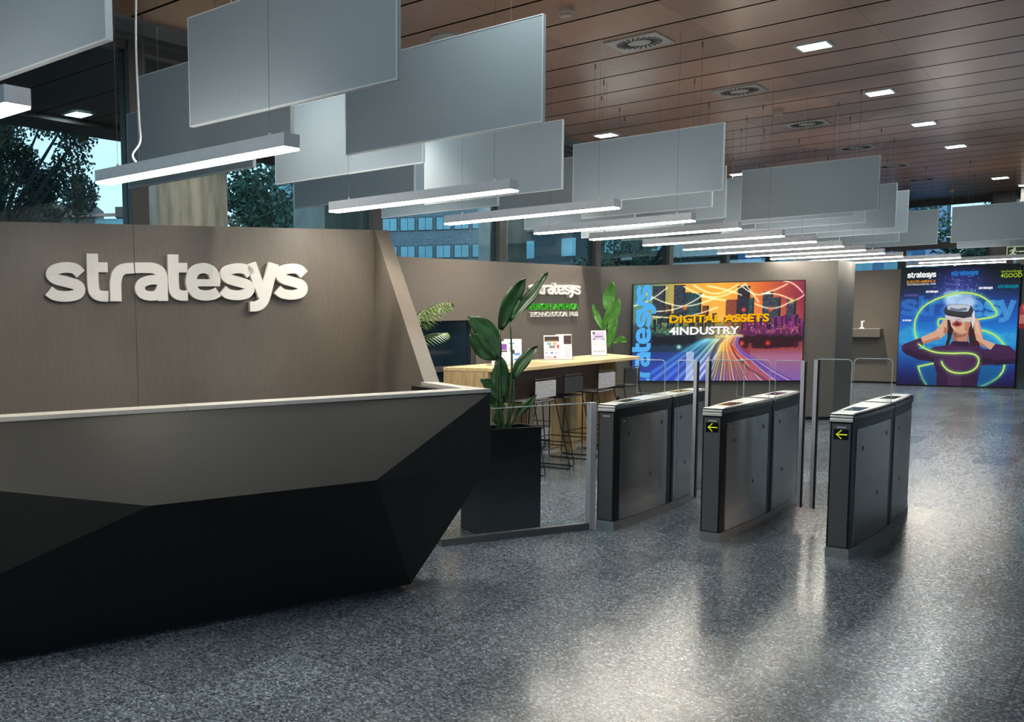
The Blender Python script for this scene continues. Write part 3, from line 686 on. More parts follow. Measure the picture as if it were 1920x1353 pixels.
# ------------------------------------------------------------------ turnstiles
def hw(y, base=.062, bul=.040): return base + bul * math.sin(PI * min(max(y / 1.9, 0), 1)) ** 0.8
def plan(y0, y1, inset=0.0, n=9, r=.0):
    ys = [y0 + (y1 - y0) * i / n for i in range(n + 1)]
    return [(hw(y) - inset, y) for y in ys] + [(-hw(y) + inset, y) for y in reversed(ys)]
TS, TE, TH = 1.0, 1.88, .935
def make_turnstile():
    r = thing('turnstile', '', 'turnstile')
    b = MB(); b.prism(plan(-.004, TE, -.004), 0, .068); b.build('plinth', M['plinth'], r)['label'] = 'brushed steel plinth'
    for nm, y0, y1 in (('front_cabinet', 0.0, TS - .012), ('rear_cabinet', TS + .012, TE)):
        b = MB(); b.prism(plan(y0, y1), .07, TH - .045); cab = b.build(nm, M['black'], r)
        for s in (1, -1):
            p = MB(); m = 8; ya, yb = y0 + (.075 if y0 < .5 else .03), y1 - (.09 if y0 < .5 else .07)
            vs = []; fs = []
            for i in range(m + 1):
                y = ya + (yb - ya) * i / m
                for z in (.072, TH - .10): vs += [(s * (hw(y) + .0035), y, z), (s * (hw(y) - .002), y, z)]
            for i in range(m):
                a, c = 4 * i, 4 * (i + 1)
                fs += [(a, c, c + 2, a + 2), (a + 1, a + 3, c + 3, c + 1), (a, a + 1, c + 1, c), (a + 2, c + 2, c + 3, a + 3)]
            fs += [(0, 2, 3, 1), (4 * m, 4 * m + 1, 4 * m + 3, 4 * m + 2)]
            p.add(vs, fs); sp = p.build('side_panel', M['steel'], cab, smooth=False)
            k = MB()
            for (fy, z) in (((.07, TH - .13), (.93, TH - .14))):
                y = ya + (yb - ya) * fy
                k.obox((s * (hw(y) + .004), y, z), (.0015, 0, 0), (0, .006, 0), (0, 0, .006), 0)
            for (fy, z) in (((.16, TH - .235), (.62, .36), (.86, TH - .19)) if y0 < .5 else ((.35, .36), (.2, TH - .19))):
                y = ya + (yb - ya) * fy
                k.obox((s * (hw(y) + .004), y, z), (.0015, 0, 0), (0, .008, 0), (0, 0, .014), 1)
            k.build('screw', [M['chrome'], M['black']], cab)
        # hood with rounded shoulders
        b = MB()
        ys = [y0 - .002 + (y1 - y0 + .004) * i / 8 for i in range(9)]; vs = []; fs = []
        prof = [(1.0, -.055), (1.03, -.03), (.98, -.010), (.86, 0.0)]
        ring = [(q, z) for q, z in prof] + [(-q, z) for q, z in reversed(prof)]
        for i, y in enumerate(ys):
            for q, z in ring: vs.append((q * (hw(y) + .006), y, TH + z))
        k = len(ring)
        for i in range(8):
            fs += [(i * k + j, i * k + j + 1, (i + 1) * k + j + 1, (i + 1) * k + j) for j in range(k - 1)] + [(i * k + k - 1, i * k, (i + 1) * k, (i + 1) * k + k - 1)]
        fs += [tuple(range(k)), tuple(range(8 * k, 9 * k))[::-1]]
        b.add(vs, fs); b.build('hood', M['black'], r)
        b = MB(); b.prism(plan(y0 + (.06 if y0 < .5 else .03), y1 - .03, .016), TH - .001, TH + .004); b.build('lid', M['lid'], r)['label'] = 'pale cover plate'
        ww = hw((y0 + y1) / 2) * .5; yc = (y0 + y1) / 2 - (.12 if y0 < .5 else -.02)
        b = MB(); b.box(-ww, ww, yc - .14, yc + .14, TH + .004, TH + .0055); b.build('reader_window', M['darkglass'], r)['label'] = 'dark reader window'
    # sloping chrome nose with ribs
    b = MB(); x = .064
    for z0, z1, ya, yb in ((TH - .05, TH - .028, -.014, .02), (TH - .024, TH - .008, -.010, .03), (TH - .005, TH + .004, 0.0, .06)):
        b.box(-x, x, ya, yb, z0, z1)
    b.build('nose_trim', M['chrome'], r, bevel=.004)['label'] = 'polished ribbed nose'
    b = MB(); b.box(-.052, .052, -.0045, .0, .075, TH - .062); fp = b.build('front_panel', M['frontgrey'], r)
    b = MB(); b.box(-.026, .026, -.0065, -.004, TH - .088, TH - .080); b.build('slot', M['alu'], fp)
    return r
def led_arrow(root):
    b = MB(); b.box(-.040, .040, -.0075, -.0045, .772, .838); p = b.build('led_display', M['ledback'], root); p['label'] = 'black display with a yellow-green arrow'
    a = MB(); g = .0062
    pts_ = [(i, 0) for i in range(-4, 6)] + [(-4 + i, i) for i in range(1, 5)] + [(-4 + i, -i) for i in range(1, 5)] 
    for i, j in pts_:
        cx_, cz_ = i * g, .805 + j * g
        a.box(cx_ - .0027, cx_ + .0027, -.0088, -.0076, cz_ - .0027, cz_ + .0027)
    a.build('arrow', M['led'], p)
tl = make_turnstile(); tl.location = (-2.955, 6.86, 0); tl['label'] = 'left steel turnstile cabinet beside the glass screen, without an arrow display'
tm = dup(tl, (-2.252, 6.955, 0), None, 'middle steel turnstile cabinet with a lit arrow on its front')
tr = dup(tl, (-1.49, 7.0, 0), None, 'right steel turnstile cabinet with a lit arrow on its front')
for q_ in (tl, tm, tr): q_['group'] = 'turnstiles'
led_arrow(tm); led_arrow(tr)
YG = 7.97
def pane_part(root, x0, x1, z0, z1, y, rad=.03, name='glass_wing', post=None):
    """rounded clear pane standing on the cabinet (x0..x1 in world), with its edge and end post"""
    ox, oy = root.location.x, root.location.y
    arc = lambda cx_, cz_, a0: [(cx_ + rad * math.cos(a0 + PI / 2 * i / 5), cz_ + rad * math.sin(a0 + PI / 2 * i / 5)) for i in range(6)]
    poly = [(x0, z0), (x1, z0)] + arc(x1 - rad, z1 - rad, 0) + arc(x0 + rad, z1 - rad, PI / 2)
    b = MB(); b.extrude([(px_ - ox, y - oy - .004, pz_) for px_, pz_ in poly], (0, .008, 0)); g = b.build(name, M['glass'], root)
    pl = [(px_ - ox, y - oy, pz_) for px_, pz_ in poly]
    e = MB(); e.tube(pl, .0032, 6, True); e.build('glass_edge', M['glassedge'], g)
    if post is not None:
        q = MB(); q.box(post - ox - .012, post - ox + .012, y - oy - .014, y - oy + .014, z0 - .02, z1 - .005); q.build('end_post', M['alu'], g)
        q = MB(); q.box(post - ox + .012, post - ox + .022, y - oy - .014, y - oy + .014, z0 - .025, z1 - .005); q.build('rubber_seal', M['black'], g)
pane_part(tl, -3.18, -2.955, .94, 1.216, YG)
pane_part(tl, -2.85, -2.715, .14, 1.216, YG, .01, post=-2.715)
pane_part(tm, -2.63, -2.36, .14, 1.222, YG, .01, post=-2.625)
pane_part(tm, -2.415, -2.185, .94, 1.228, YG + .02)
pane_part(tm, -2.14, -1.955, .15, 1.226, YG, .01, post=-1.957)
pane_part(tr, -1.875, -1.645, .15, 1.240, YG, .03, post=-1.872)
pane_part(tr, -1.637, -1.405, .94, 1.248, YG + .02)

# ------------------------------------------------------------------ glass screen between desk and turnstile
g0, g1 = Vector((-3.60, 5.64, 0)), Vector((-3.062, 6.80, 0)); gd = (g1 - g0).normalized(); gn = Vector((gd.y, -gd.x, 0))
gs = thing('glass_screen', 'low clear glass screen standing before the tall planter', 'glass screen', g0 + (g1 - g0) * .5)
go = Vector(gs.location)
def gbar(a, b, hn, z0, z1, name, m, parent):
    k = MB(); a, b = a - go, b - go; k.prism([a + gn * hn, b + gn * hn, b - gn * hn, a - gn * hn], z0, z1); return k.build(name, m, parent)
gbar(g0, g1, .006, .05, .945, 'pane', M['glass'], gs)
gbar(g0, g1, .0065, .945, .950, 'top_edge', M['glassedge'], gs)
gbar(g0 - gd * .0, g1 + gd * .0, .022, 0, .05, 'base_rail', M['trimgrey'], gs)
gbar(g1, g1 + gd * .05, .022, 0, .95, 'post', M['alu'], gs)

# ------------------------------------------------------------------ planter with bird of paradise
u_ = Vector((.25, .464, 0)).normalized(); v_ = Vector((u_.y, -u_.x, 0))
pc = Vector((-3.571, 6.106, 0)) + u_ * .2635 - v_ * .125
pl_ = thing('planter', 'tall black rectangular planter behind the glass screen', 'planter', pc, math.atan2(u_.y, u_.x))
b = MB(); b.box(-.2635, .2635, -.125, -.107, 0, .775); b.box(-.2635, .2635, .107, .125, 0, .775); b.box(-.2635, -.2455, -.107, .107, 0, .775); b.box(.2455, .2635, -.107, .107, 0, .775); b.box(-.2455, .2455, -.107, .107, .0, .02)
b.build('box', M['planter'], pl_)
b = MB(); b.box(-.2455, .2455, -.107, .107, .02, .745); b.build('bark_mulch', M['soil'], pl_)

LEAF_O = Vector((0, 0, 0))
def leaf(mb, base, tip, width, bend=(0, 0, 0.03), roll=0.0, fold=0.25, n=12, prof=None, droop=0.0):
    base, tip, bend = Vector(base), Vector(tip), Vector(bend)
    mid = (base + tip) / 2 + bend; ax = (tip - base).normalized()
    view = Vector((0, 0, EYE)) - (mid + LEAF_O); view.normalize()
    side = ax.cross(view).normalized(); side = Matrix.Rotation(roll, 3, ax) @ side; up = side.cross(ax).normalized()
    vs = []; fs = []
    for i in range(n + 1):
        t = i / n; p = base * (1 - t) ** 2 + mid * 2 * t * (1 - t) + tip * t * t
        wv = width * (math.sin(PI * min(t * .93 + .05, 1)) ** .75 if prof is None else prof(t))
        if i == n: wv *= .05
        for k in (-1, -.5, 0, .5, 1): vs.append(p + side * (wv * k) + up * (abs(k) * wv * fold - .012 * math.sin(9 * t + 4 * k) * abs(k)))
    for i in range(n):
        a = 5 * i
        fs += [(a + k, a + k + 1, a + 5 + k + 1, a + 5 + k) for k in range(4)]
    mb.add(vs, fs)
pt = thing('bird_of_paradise', 'tall green plant with large paddle leaves growing in the black planter', 'plant', (pc.x, pc.y, .745))
po = Vector(pt.location); LEAF_O = po
rt = [Vector((-3.53, 6.36, .745)), Vector((-3.50, 6.385, .745)), Vector((-3.55, 6.345, .745)), Vector((-3.515, 6.37, .745))]
LV = [  # stem root idx, base, tip, half width, bend, roll, fold
 (0, (-3.548, 6.361, 1.500), (-3.395, 6.444, 1.870), .062, (-.035, -.02, .02), .25, .35),
 (1, (-3.485, 6.395, 1.56), (-3.255, 6.52, 1.905), .045, (.012, .006, -.02), -.5, .5),
 (2, (-3.555, 6.352, 1.27), (-3.755, 6.25, 1.600), .078, (.05, .03, .085), .1, .15),
 (2, (-3.575, 6.345, 1.28), (-3.735, 6.26, 1.48), .066, (-.005, 0, -.03), -.1, .15),
 (3, (-3.535, 6.365, .985), (-3.540, 6.366, 1.300), .062, (-.01, -.01, .02), 0, .2),
 (1, (-3.462, 6.410, 1.135), (-3.310, 6.490, 1.375), .046, (-.02, -.01, .03), -.3, .45),
 (0, (-3.520, 6.374, .955), (-3.675, 6.295, 1.135), .048, (.02, .01, .045), .2, .2),
 (2, (-3.520, 6.374, .915), (-3.61, 6.33, 1.035), .045, (-.01, 0, -.02), -.1, .2),
 (1, (-3.447, 6.416, .865), (-3.318, 6.486, 1.02), .03, (-.01, 0, -.02), 0, .3),
 (3, (-3.555, 6.35, .79), (-3.545, 6.355, .90), .04, (-.01, 0, .01), 0, .3)]
for ri, ba, ti, wd, be, ro, fo in LV:
    b = MB(); leaf(b, Vector(ba) - po, Vector(ti) - po, wd, be, ro, fo); lf = b.build('leaf', M['leaf'], pt, smooth=True, fix=False)
    md = lf.modifiers.new('thickness', 'SOLIDIFY'); md.thickness = .0015
    k = MB(); a = rt[ri] - po; e = Vector(ba) - po
    k.tube(catmull([a, a + (e - a) * .5 + Vector((0, 0, .03)) + (Vector((.02, .01, 0)) if ri == 1 else Vector((-.008, -.004, 0))), e], 5), [.011, .0105, .010, .0095, .009, .0085, .008, .0075, .007, .0065, .006], 8); k.build('stalk', M['stem'], pt, smooth=True)

# ------------------------------------------------------------------ bar table
TZ = 1.09; TX0, TX1, TY0, TY1 = -5.30, -4.54, 8.36, 11.40
tb = thing('bar_table', 'long high oak bar table with dark apron in front of the back wall', 'table', (-4.92, 10.1, 0)); to = Vector(tb.location)
def tbox(x0, x1, y0, y1, z0, z1, name, m): b = MB(); b.box(x0 - to.x, x1 - to.x, y0 - to.y, y1 - to.y, z0, z1); return b.build(name, m, tb, bevel=.002)
b = MB(); b.prism([(x_ - to.x, y_ - to.y) for x_, y_ in ((-5.30, TY0), (TX1, TY0), (TX1, 11.44), (-5.22, 12.08))], TZ - .035, TZ); b.build('tabletop', M['oaktop'], tb, bevel=.002)
tbox(TX0 + .002, TX1 - .25, TY0 + .002, TY0 + .06, 0, TZ - .035, 'end_panel', M['oak'])
tbox(TX0 + .002, TX1 - .25, TY1 - .06, TY1 - .002, 0, TZ - .035, 'end_panel', M['oak'])
tbox(-5.02, -4.985, TY0 + .06, TY1 - .06, .70, TZ - .035, 'apron', M['walnut'])
tbox(-5.27, -5.02, 9.60, 9.76, 0, TZ - .035, 'leg_slab', M['oak'])
tbox(-5.27, -5.02, 10.66, 10.80, 0, TZ - .035, 'leg_slab', M['oak'])
tbox(-5.27, -5.02, TY0 + .06, 9.2, 0, .62, 'storage_box', M['oak'])

# brochure holders + brochures on the table
def make_holder(nm, x, y, rz, label, pages):
    h = thing('brochure_holder', label, 'brochure holder', (x, y, TZ), rz)   # faces local -Y
    wd = .105 if len(pages) == 1 else .19
    b = MB(); b.obox((0, .035, .085), (wd, 0, 0), (0, .0015, 0), (0, .02, .085)); b.build('back_plate', M['acrylic'], h)
    b = MB(); b.obox((0, -.03, .02), (wd, 0, 0), (0, .0015, 0), (0, .002, .02)); b.box(-wd, wd, -.03, .02, 0, .003); b.build('front_lip', M['acrylic'], h)
    for i, (ox, dy, hgt, style, lb) in enumerate(pages):
        pg = thing('brochure', lb, 'brochure', (0, 0, 0), rz, 'brochures on the bar table')
        c_, s_ = math.cos(rz), math.sin(rz)
        px_, py_ = ox, dy
        pg.location = (x + c_ * px_ - s_ * py_, y + s_ * px_ + c_ * py_, TZ + .004)
        up_ = Vector((0, .22, .975)).normalized(); nn_ = Vector((0, -.975, .22))
        hw_ = .088
        k = MB(); k.obox(up_ * hgt / 2, (hw_, 0, 0), nn_ * .0012, up_ * hgt / 2); k.build('sheet', M['paper'], pg)
        k = MB()
        def blk(u0, u1, v0, v1, mi): 
            c = up_ * (hgt * (v0 + v1) / 2) + Vector((hw_ * (u0 + u1) / 2, 0, 0)) + nn_ * .0018
            k.obox(c, (hw_ * (u1 - u0) / 2, 0, 0), nn_ * .0005, up_ * (hgt * (v1 - v0) / 2), mi)
        if style == 'violet':
            blk(-.9, -.2, .62, .88, 2); blk(-.1, .75, .62, .88, 1); blk(-.9, .8, .54, .60, 0)
            for q in range(6): blk(-.85, -.05, .08 + q * .07, .11 + q * .07, 8); blk(.1, .8, .08 + q * .07, .11 + q * .07, 8)
        elif style == 'blue':
            blk(-.6, .2, .80, .86, 3); blk(.1, .8, .36, .46, 7); blk(-.2, .2, .42, .58, 0); blk(.1, .8, .16, .24, 7); blk(.3, .6, .62, .72, 8); blk(-.7, -.2, .5, .7, 8)
        elif style == 'dark':
            blk(-.9, .9, .74, .95, 0); blk(-.7, .7, .765, .785, 4); blk(-.6, -.1, .60, .69, 3); blk(.15, .6, .60, .69, 4); blk(-.35, .4, .46, .58, 5); blk(.62, .9, .46, .60, 6)
            blk(-.9, .85, .38, .41, 8); blk(-.9, -.5, .24, .30, 2); blk(-.2, .15, .24, .31, 7); blk(.3, .7, .24, .29, 2); blk(.2, .5, .06, .13, 6); blk(-.85, 0, .08, .11, 8)
        elif style == 'black':
            blk(.0, .95, .60, .95, 0); blk(.1, .9, .70, .74, 6)
            for q in range(7): blk(.1, .85, .10 + q * .065, .13 + q * .065, 8)
        else:
            blk(-.8, .8, .62, .95, 2); blk(-.8, -.5, .85, .95, 0); blk(-.5, .6, .72, .78, 5); blk(-.8, -.5, .62, .68, 0); blk(.5, .8, .62, .68, 0)
            for q in range(3): blk(-.75, .05, .36 + q * .07, .40 + q * .07, 8); blk(.2, .8, .36 + q * .07, .40 + q * .07, 8)
            for q in range(5): blk(-.7 + q * .32, -.55 + q * .32, .12, .20, 5)
        k.build('printing', M['prints'], pg)
RZ = math.atan2(.62, .78)
make_holder('a', -4.93, 8.95, .62, 'left clear brochure holder on the bar table behind the tall plant', [(.08, .012, .27, 'blue', 'white brochure with blue blocks, behind the violet one'), (-.05, -.012, .25, 'violet', 'brochure with a violet picture standing behind the tall plant')])
make_holder('b', -5.02, 10.28, .62, 'middle clear brochure holder holding two overlapping brochures', [(.085, .012, .29, 'black', 'brochure with a black and red heading, right of the pair'), (-.05, -.012, .28, 'dark', 'brochure with dark banner and small coloured blocks, left of the pair')])
make_holder('c', -5.04, 11.45, .62, 'right clear brochure holder near the far table end', [(0, -.008, .31, 'grey', 'single brochure with a pale grey picture at the far table end')])

# ------------------------------------------------------------------ bar stools
def make_stool(matname):
    r = thing('bar_stool', '', 'stool')      # local +X = back side
    SZ, SW2, SD = .72, .225, .19
    for s in (1, -1):
        k = MB(); y0, y1 = s * SW2, s * (SW2 + .045)
        pts_ = [(SD, s * SW2, .955), (SD - .005, s * SW2, SZ), (SD + .145, y1, .03), (SD + .14, y1, .009), (SD + .12, y1, .0075), (-SD - .0, y1, .0075), (-SD - .02, y1, .009), (-SD - .025, y1, .03), (-SD, y0, SZ)]
        k.tube(pts_, .0065, 8); k.build('leg', M['rod'], r)
    k = MB(); k.tube([(SD, -SW2, .955), (SD, SW2, .955)], .0065, 8); k.tube([(-SD, -SW2, SZ), (-SD, SW2, SZ)], .0065, 8); k.tube([(SD - .005, -SW2, SZ), (SD - .005, SW2, SZ)], .0065, 8)
    for s in (1, -1): k.tube([(-SD, s * SW2, SZ), (SD - .005, s * SW2, SZ)], .0065, 8)
    k.build('seat_frame', M['rod'], r)
    k = MB(); z = .25; yy = SW2 + .030
    for s in (1, -1): k.tube([(-SD - .016, s * yy, z), (SD + .093, s * yy, z)], .0055, 8)
    k.tube([(-SD - .016, -yy, z), (-SD - .016, yy, z)], .0055, 8); k.tube([(SD + .093, -yy, z), (SD + .093, yy, z)], .0055, 8)
    k.build('footrest', M['rod'], r)
    k = MB(); k.box(-SD + .004, SD - .008, -SW2 + .006, SW2 - .006, SZ - .002, SZ + .012); k.build('seat', M[matname], r)
    k = MB(); k.obox((SD, 0, .85), (.005, 0, 0), (0, SW2 - .004, 0), (0, 0, .085)); k.build('backrest', M[matname], r)
    return r
STX = -4.50
sg_ = make_stool('mesh_grey'); sg_.location = (-4.73, 9.06, 0); sg_['label'] = 'grey woven bar stool nearest the tall planter'; sg_['group'] = 'bar stools'
sb_ = make_stool('mesh_black'); sb_.location = (-4.79, 9.82, 0); sb_['label'] = 'black bar stool between the two grey ones'; sb_['group'] = 'bar stools'
dup(sg_, (-4.79, 10.66, 0), None, 'grey woven bar stool just left of the left turnstile', 'bar stools')
dup(sb_, (-4.86, 11.55, 0), None, 'black bar stool at the far end, next to the screen', 'bar stools')
dup(sb_, (-5.56, 10.4, 0), PI, 'black bar stool on the wall side of the table', 'bar stools')
dup(sb_, (-5.56, 11.1, 0), PI, 'second black bar stool on the wall side of the table, farther along', 'bar stools')

# ------------------------------------------------------------------ plants by the back wall
p2 = thing('potted_banana_plant', 'bright green broad-leaved plant in the corner beside the screen', 'plant', (-5.78, 13.36, 0)); po2 = Vector(p2.location); LEAF_O = po2
b = MB(); b.lathe([(.15, 0), (.17, .02), (.19, .42), (.17, .42), (.16, .38)], n=20); b.build('pot', M['planter'], p2)
for ba, ti, wd, be in [((-5.774, 13.369, 1.62), (-5.715, 13.398, 2.06), .085, (-.03, 0, .0)), ((-5.82, 13.343, 1.38), (-5.64, 13.438, 1.82), .095, (.02, 0, -.03)), ((-5.83, 13.33, 1.38), (-5.95, 13.27, 1.75), .045, (-.01, 0, .02)), ((-5.80, 13.356, 1.10), (-5.68, 13.414, 1.42), .06, (0, 0, 0)), ((-5.69, 13.41, 1.20), (-5.53, 13.50, 1.21), .05, (0, 0, .06)), ((-5.80, 13.35, 1.15), (-5.66, 13.43, 1.55), .05, (.03, 0, 0))]:
    b = MB(); leaf(b, Vector(ba) - po2, Vector(ti) - po2, wd, be, .2, .12); b.build('leaf', M['leafbright'], p2, smooth=True, fix=False)
    k = MB(); k.tube(catmull([(0, 0, .38), Vector(ba) * .0 + Vector((Vector(ba).x - po2.x, Vector(ba).y - po2.y, 0)) * .4 + Vector((0, 0, .8)), Vector(ba) - po2], 5), .01, 6); k.build('stalk', M['stem'], p2, smooth=True)

def palm(name, loc, label, fronds, m):
    r = thing(name, label, 'plant', loc)
    b = MB(); b.lathe([(.12, 0), (.14, .02), (.16, .40), (.14, .40), (.13, .36)], n=18); b.build('pot', M['planter'], r)
    for az, ln, rise, zb in fronds:
        b = MB(); u = Vector((math.cos(az), math.sin(az), 0)); sd_ = Vector((-u.y, u.x, 0))
        spine = [Vector((0, 0, zb)) + u * (ln * t) + Vector((0, 0, rise * math.sin(PI * .62 * t))) for t in [i / 14 for i in range(15)]]
        b.tube(spine, [.006 - .00035 * i for i in range(15)], 5)
        for i in range(3, 15):
            t = i / 14; ll = .20 * math.sin(PI * (.12 + .8 * t)) + .04
            for s in (1, -1):
                p = spine[i]; tip = p + sd_ * s * ll * .75 + u * ll * .55 + Vector((0, 0, -.35 * ll)); md_ = (p + tip) / 2 + Vector((0, 0, .03)); ww = u * .010
                b.add([p - ww * .4, p + ww * .4, md_ + ww, md_ - ww, tip], [(0, 1, 2, 3), (3, 2, 4)])
        b.tube([(0, 0, .36), (0, 0, zb)], .006, 5)
        b.build('frond', m, r, fix=False)
    return r
palm('potted_palm', (-5.98, 8.75, 0), 'feathery palm peeking out beside the slanted wall, upper fronds', [(1.2, .40, .30, 1.40), (.6, .42, .28, 1.42), (1.7, .5, .3, 1.38), (0.2, .45, .3, 1.45), (2.6, .5, .3, 1.4), (-.7, .5, .25, 1.4), (-1.8, .5, .3, 1.4), (.95, .40, .12, 1.30)], M['palm'])
palm('spider_plant', (-5.78, 8.02, 0), 'low grassy plant beside the end of the bar table', [(1.0, .42, .22, .78), (.4, .40, .22, .80), (1.6, .40, .25, .80), (2.4, .4, .2, .78), (-.3, .4, .2, .8), (.7, .25, .42, .85)], M['palm'])

# ------------------------------------------------------------------ painted pictures (colour grids)
class Paint:
    def __init__(s, w_, h_):
        s.w, s.h = w_, h_; s.a = np.zeros((h_, w_, 3)); yy, xx = np.mgrid[0:h_, 0:w_]; s.u = (xx + .5) / w_; s.v = (yy + .5) / h_; s.asp = w_ / h_
    def put(s, mask, col, al=1.0):
        k = (mask * al)[..., None]; s.a = s.a * (1 - k) + np.array(col, float) / 255 * k
    def inside(s, poly):
        ins = np.zeros(s.u.shape, bool); n = len(poly)
        for i in range(n):
            (x0, y0), (x1, y1) = poly[i], poly[(i + 1) % n]
            if y0 == y1: continue
            c = ((y0 > s.v) != (y1 > s.v)) & (s.u < (x1 - x0) * (s.v - y0) / (y1 - y0) + x0); ins ^= c
        return ins
    def poly(s, poly, col, al=1.0): s.put(s.inside(poly).astype(float), col, al)
    def dist(s, pts):
        d = np.full(s.u.shape, 9.0)
        for (x0, y0), (x1, y1) in zip(pts[:-1], pts[1:]):
            ax, ay, bx, by = x0 * s.asp, y0, x1 * s.asp, y1; px, py = s.u * s.asp, s.v
            L = (bx - ax) ** 2 + (by - ay) ** 2 + 1e-12; t = np.clip(((px - ax) * (bx - ax) + (py - ay) * (by - ay)) / L, 0, 1)
            d = np.minimum(d, np.hypot(px - ax - t * (bx - ax), py - ay - t * (by - ay)))
        return d
    def line(s, pts, wd, col, al=1.0, soft=0.35):
        d = s.dist(pts); s.put(np.clip((wd - d) / (wd * soft) + .0, 0, 1), col, al)
    def glow(s, pts, wd, col, al=1.0):
        d = s.dist(pts); k = (np.exp(-(d / wd) ** 2) * al)[..., None]; s.a = np.clip(s.a + np.array(col, float) / 255 * k, 0, 1)
    def spot(s, x, y, r, col, al=1.0):
        d = np.hypot((s.u - x) * s.asp, s.v - y); k = (np.exp(-(d / r) ** 2) * al)[..., None]; s.a = s.a * (1 - k) + np.array(col, float) / 255 * k
    def ell(s, x, y, rx, ry, col, al=1.0, soft=.15, rot=0.0):
        dx, dy = (s.u - x) * s.asp, s.v - y; c, q = math.cos(rot), math.sin(rot); X, Y = dx * c + dy * q, -dx * q + dy * c
        d = np.hypot(X / rx, Y / ry); s.put(np.clip((1 - d) / soft + .5, 0, 1), col, al)
    def mesh(s, name, m, parent, org, ux, uz, width, height):
        """grid sheet, v down"""
        w_, h_ = s.w, s.h; org, ux, uz = Vector(org), Vector(ux), Vector(uz)
        X = np.linspace(0, width, w_ + 1); Zz = np.linspace(height, 0, h_ + 1)
        co = (np.array(org)[None, None] + X[None, :, None] * np.array(ux) + Zz[:, None, None] * np.array(uz)).reshape(-1, 3)
        i = np.arange(h_)[:, None] * (w_ + 1) + np.arange(w_)[None]; i = i.ravel()
        fs = np.stack([i, i + w_ + 1, i + w_ + 2, i + 1], 1)
        me = bpy.data.meshes.new(name); me.from_pydata(co.tolist(), [], fs.tolist()); me.materials.append(m)
        at = me.color_attributes.new('picture', 'FLOAT_COLOR', 'CORNER')
        a = np.clip(s.a, 0, 1); lin = np.where(a <= .04045, a / 12.92, ((a + .055) / 1.055) ** 2.4).reshape(-1, 3)
        col = np.ones((len(fs) * 4, 4), np.float32); col[:, :3] = np.repeat(lin, 4, 0)
        at.data.foreach_set('color', col.ravel()); me.update()
        o = bpy.data.objects.new(name, me); C.objects.link(o); o.parent = parent
        return o

def lerp(a, b, t): return [a[i] * (1 - t) + b[i] * t for i in range(3)]
rng = np.random.default_rng(4)

